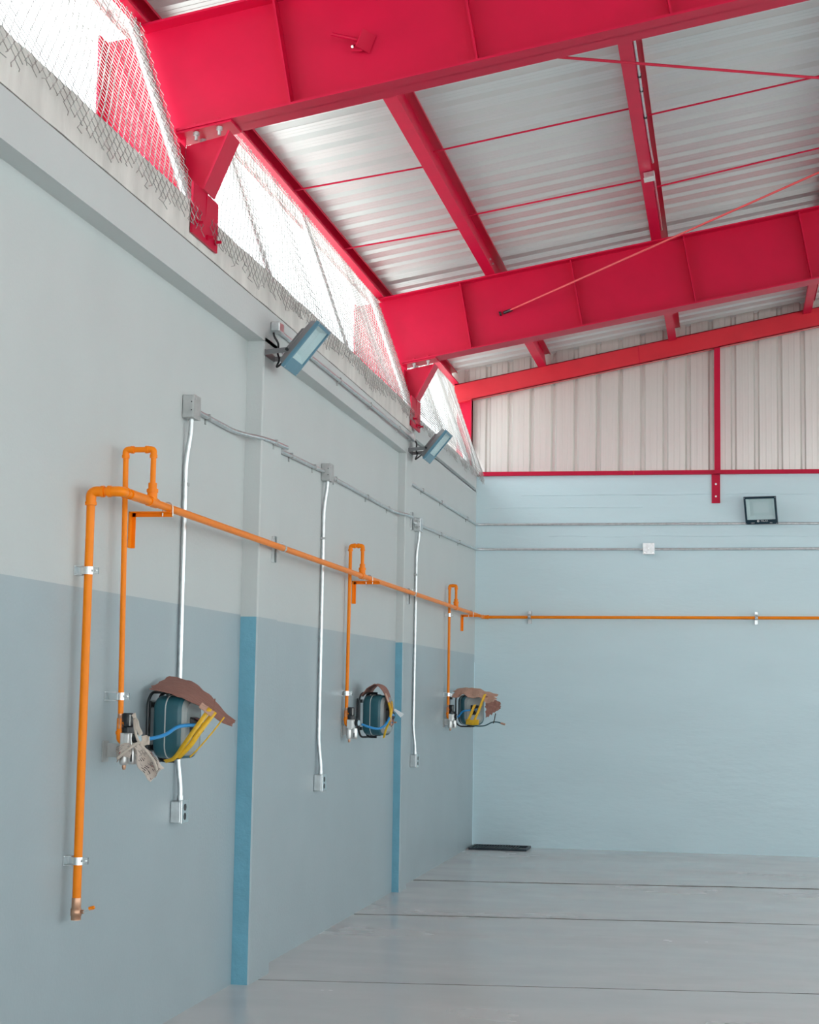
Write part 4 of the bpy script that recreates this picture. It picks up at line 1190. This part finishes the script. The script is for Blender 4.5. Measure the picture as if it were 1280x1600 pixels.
# ------------------------------------------------------------------ floodlights
def text(s_, size, mtx, parent, name='lettering'):
    cu = bpy.data.curves.new(name, 'FONT')
    cu.body = s_
    cu.size = size
    cu.align_x = 'CENTER'
    cu.align_y = 'CENTER'
    cu.extrude = 0.0004
    cu.materials.append(M['print'])
    tmp = bpy.data.objects.new(name, cu)
    o_ = bpy.data.objects.new(name, bpy.data.meshes.new_from_object(tmp))
    bpy.data.objects.remove(tmp)
    COL.objects.link(o_)
    o_.parent = parent
    o_.matrix_local = mtx
    return o_
def flood_head(parent, c_, ax, up, nr, wd, ht, th, frame_mat, strip=0.17):
    """rectangular LED head: ax = width direction, up = height direction, nr = where it shines"""
    c_, ax, up, nr = V(c_), V(ax).normalized(), V(up).normalized(), V(nr).normalized()
    hw, hh = wd / 2, ht / 2
    def P(a_, b_, d_):
        return c_ + ax * a_ + up * b_ + nr * d_
    def ring(a_, b_, d_, off=0.0):
        return [P(-a_, -b_ + off, d_), P(a_, -b_ + off, d_), P(a_, b_ + off, d_), P(-a_, b_ + off, d_)]
    ho = MB().loft([ring(hw * 0.60, hh * 0.60, -th), ring(hw * 0.88, hh * 0.88, -th * 0.72), ring(hw * 0.96, hh * 0.96, -0.012)], cap=False).add(ring(hw * 0.60, hh * 0.60, -th), [(3, 2, 1, 0)]).build('housing', M['lamp_body'], parent, bev=0.004)
    for k in range(7):
        a_ = -hw * 0.5 + hw * k / 6
        MB().prism([P(a_, -hh * 0.55, -th), P(a_, hh * 0.55, -th), P(a_, hh * 0.45, -th - 0.016), P(a_, -hh * 0.45, -th - 0.016)], ax * 0.004).build('cooling_fin', M['lamp_body'], ho)
    bo = 0.020
    ob = hh - bo - strip * ht          # window runs from here down to the printed strip
    wc = (hh - bo + (-hh + bo + strip * ht)) / 2
    wh = ((hh - bo) - (-hh + bo + strip * ht)) / 2
    f_ = MB()
    n_ = [ring(hw, hh, -0.012), ring(hw, hh, 0.004), ring(hw - 0.004, hh - 0.004, 0.008), ring(hw - bo, wh, 0.008, wc), ring(hw - bo, wh, -0.010, wc)]
    f_.loft(n_, cap=False)
    fo = f_.build('frame', M[frame_mat], parent)
    r_ = MB()
    r_.loft([ring(hw - bo, wh, -0.002, wc), ring((hw - bo) * 0.80, wh * 0.76, -0.032, wc + wh * 0.06)], cap=False)
    r_.add(ring((hw - bo) * 0.80, wh * 0.76, -0.032, wc + wh * 0.06), [(0, 1, 2, 3)])
    r_.build('reflector', M['reflector'], parent)
    MB().add(ring((hw - bo) * 0.55, wh * 0.5, -0.030, wc + wh * 0.06), [(0, 1, 2, 3)]).build('led_board', M['led'], parent)
    gl = MB().loft([ring(hw - bo, wh, 0.002, wc), ring(hw - bo, wh, 0.005, wc)]).build('glass_pane', M['glass'], parent)
    for sx in (-1, 1):
        for sz in (-1, 1):
            q = P(sx * (hw - 0.010), sz * (hh - 0.010), 0.007)
            MB().tube([q, q + nr * 0.003], 0.004, 8).build('corner_screw', M['galv'], fo)
    return fo, P
def wall_flood(xc, yc, zc, dvec, lab, yaw_=0.0, ht=0.325, wd=0.285):
    up = V((0.632, 0, 0.775)).normalized()
    nr = V((0.775, 0, -0.632)).normalized()
    rot = Matrix.Rotation(yaw_, 3, 'Z')
    up, nr = rot @ up, rot @ nr
    ax = up.cross(nr)
    if ax.y < 0:
        ax = -ax
    c_ = V((xc, yc, zc))
    tt_ = thing('floodlight', (xbeam(yc), yc, zc - 0.02), lab, 'floodlight', 'LED floodlights')
    fo, P = flood_head(tt_, c_, ax, up, nr, wd, ht, 0.060, 'lamp_blue')
    xf = xbeam(yc) if yc < 13 else -2.622
    # stirrup: plate on the wall, two arms out to the head sides
    b_ = MB()
    zb_ = zc - 0.035
    b_.box(xf + 0.001, xf + 0.006, yc - 0.10, yc + 0.10, zb_ - 0.018, zb_ + 0.018)
    b_.build('stirrup_plate', M['lamp_body'], tt_)
    for sg in (-1, 1):
        y_ = yc + sg * 0.12
        q = P(sg * (wd / 2 - 0.02), -ht * 0.22, -0.045)
        m_ = MB()
        a_ = V((xf + 0.003, yc + sg * 0.10, zb_)); e_ = V((q.x, q.y + 0.0, q.z))
        m_.prism([a_ + V((0, 0, -0.014)), e_ + V((0, 0, -0.014)), e_ + V((0, 0, 0.014)), a_ + V((0, 0, 0.014))], (0, sg * 0.004, 0))
        m_.build('stirrup_arm', M['lamp_body'], tt_)
        MB().tube([e_, e_ + V((0, sg * 0.016, 0))], 0.010, 8).build('knob', M['black'], tt_)
    cab = smooth_path([(xf + 0.028, yc - 0.02, zc + 0.095), (xf + 0.035, yc - 0.02, zc + 0.07), (xf + 0.055, yc - 0.01, zc + 0.03), (xf + 0.05, yc, zc - 0.02), (xf + 0.06, yc, zc - 0.06),
                       (xf + 0.045, yc, zc - 0.10), (xf + 0.07, yc, zc - 0.085), P(0, -ht * 0.3, -0.06)], 6)
    MB().tube(cab, 0.006, 8).build('power_cable', M['black'], tt_)
    return tt_
wall_flood(-2.368, 9.20, 3.545, None, 'nearer blue-grey floodlight on the left pilaster, tilted down into the hall')
wall_flood(-2.387, 13.74, 3.645, None, 'farther blue-grey floodlight on the second pilaster below the girder seat', ht=0.305)
# the one on the back wall
tt = thing('floodlight', (0.325, YB, 3.5), 'dark-framed floodlight with white printing on the back wall', 'floodlight', 'LED floodlights')
psi, phi = R(-12), R(24)
hd = V((math.sin(psi), -math.cos(psi), 0))
nr = hd * math.cos(phi) + V((0, 0, -math.sin(phi)))
up = hd * math.sin(phi) + V((0, 0, math.cos(phi)))
ax = up.cross(nr).normalized()
cc = V((0.325, YB - 0.15, 3.545))
fo, P = flood_head(tt, cc, ax, up, nr, 0.335, 0.300, 0.055, 'lamp_navy', 0.10)
rotm = Matrix((ax, up, nr)).transposed().to_4x4()
def onface(a_, b_):
    mm_ = rotm.copy()
    mm_.translation = P(a_, b_, 0.0085) - V(tt['_o'])
    return mm_
text('MILAX', 0.026, onface(0.03, -0.113), tt)
text('100W', 0.016, onface(-0.092, -0.134), tt)
text('IP66', 0.016, onface(0.098, -0.134), tt)
q = P(-0.035, -0.113, 0.0082)
lg = MB().tube([q, q + nr * 0.0006], 0.0125, 20).build('logo', M['print'], tt)
q = P(-0.035, -0.1105, 0.0089)
MB().obox(q, ax * 0.007, up * 0.0015, nr * 0.0002).obox(q - up * 0.004, ax * 0.0045, up * 0.0015, nr * 0.0002).build('logo_mark', M['lamp_navy'], lg)
MB().box(0.235, 0.415, YB - 0.008, YB - 0.003, 3.48, 3.51).build('stirrup_plate', M['lamp_navy'], tt)
for sg in (-1, 1):
    e_ = P(sg * 0.150, -0.03, -0.05)
    a_ = V((0.325 + sg * 0.09, YB - 0.006, 3.495))
    MB().tube([a_, V((e_.x, a_.y - 0.02, 3.495)), e_], 0.007, 6).build('stirrup_arm', M['lamp_navy'], tt)

# ------------------------------------------------------------------ drain frame in the far corner
t = thing('drain_grate', (-2.4, 17.7, 0), 'dark steel drain grate on the floor in the far corner', 'drain')
x0, x1, y0, y1 = -2.66, -2.06, 17.50, 17.93
g = MB()
for (a, b, c_, d_) in ((x0, x1, y0, y0 + 0.025), (x0, x1, y1 - 0.025, y1), (x0, x0 + 0.025, y0 + 0.025, y1 - 0.025), (x1 - 0.025, x1, y0 + 0.025, y1 - 0.025)):
    g.box(a, b, c_, d_, 0.0005, 0.022)
g.build('frame', M['grate'], t)
MB().box(x0 + 0.025, x1 - 0.10, y0 + 0.025, y1 - 0.025, 0.0005, 0.004).build('mesh_tray', M['grate'], t)
for k in range(16):
    xx = x0 + 0.04 + k * 0.029
    MB().box(xx, xx + 0.012, y0 + 0.025, y1 - 0.025, 0.004, 0.018).build('bar', M['grate'], t)

for o in bpy.data.objects:
    if '_o' in o:
        del o['_o']
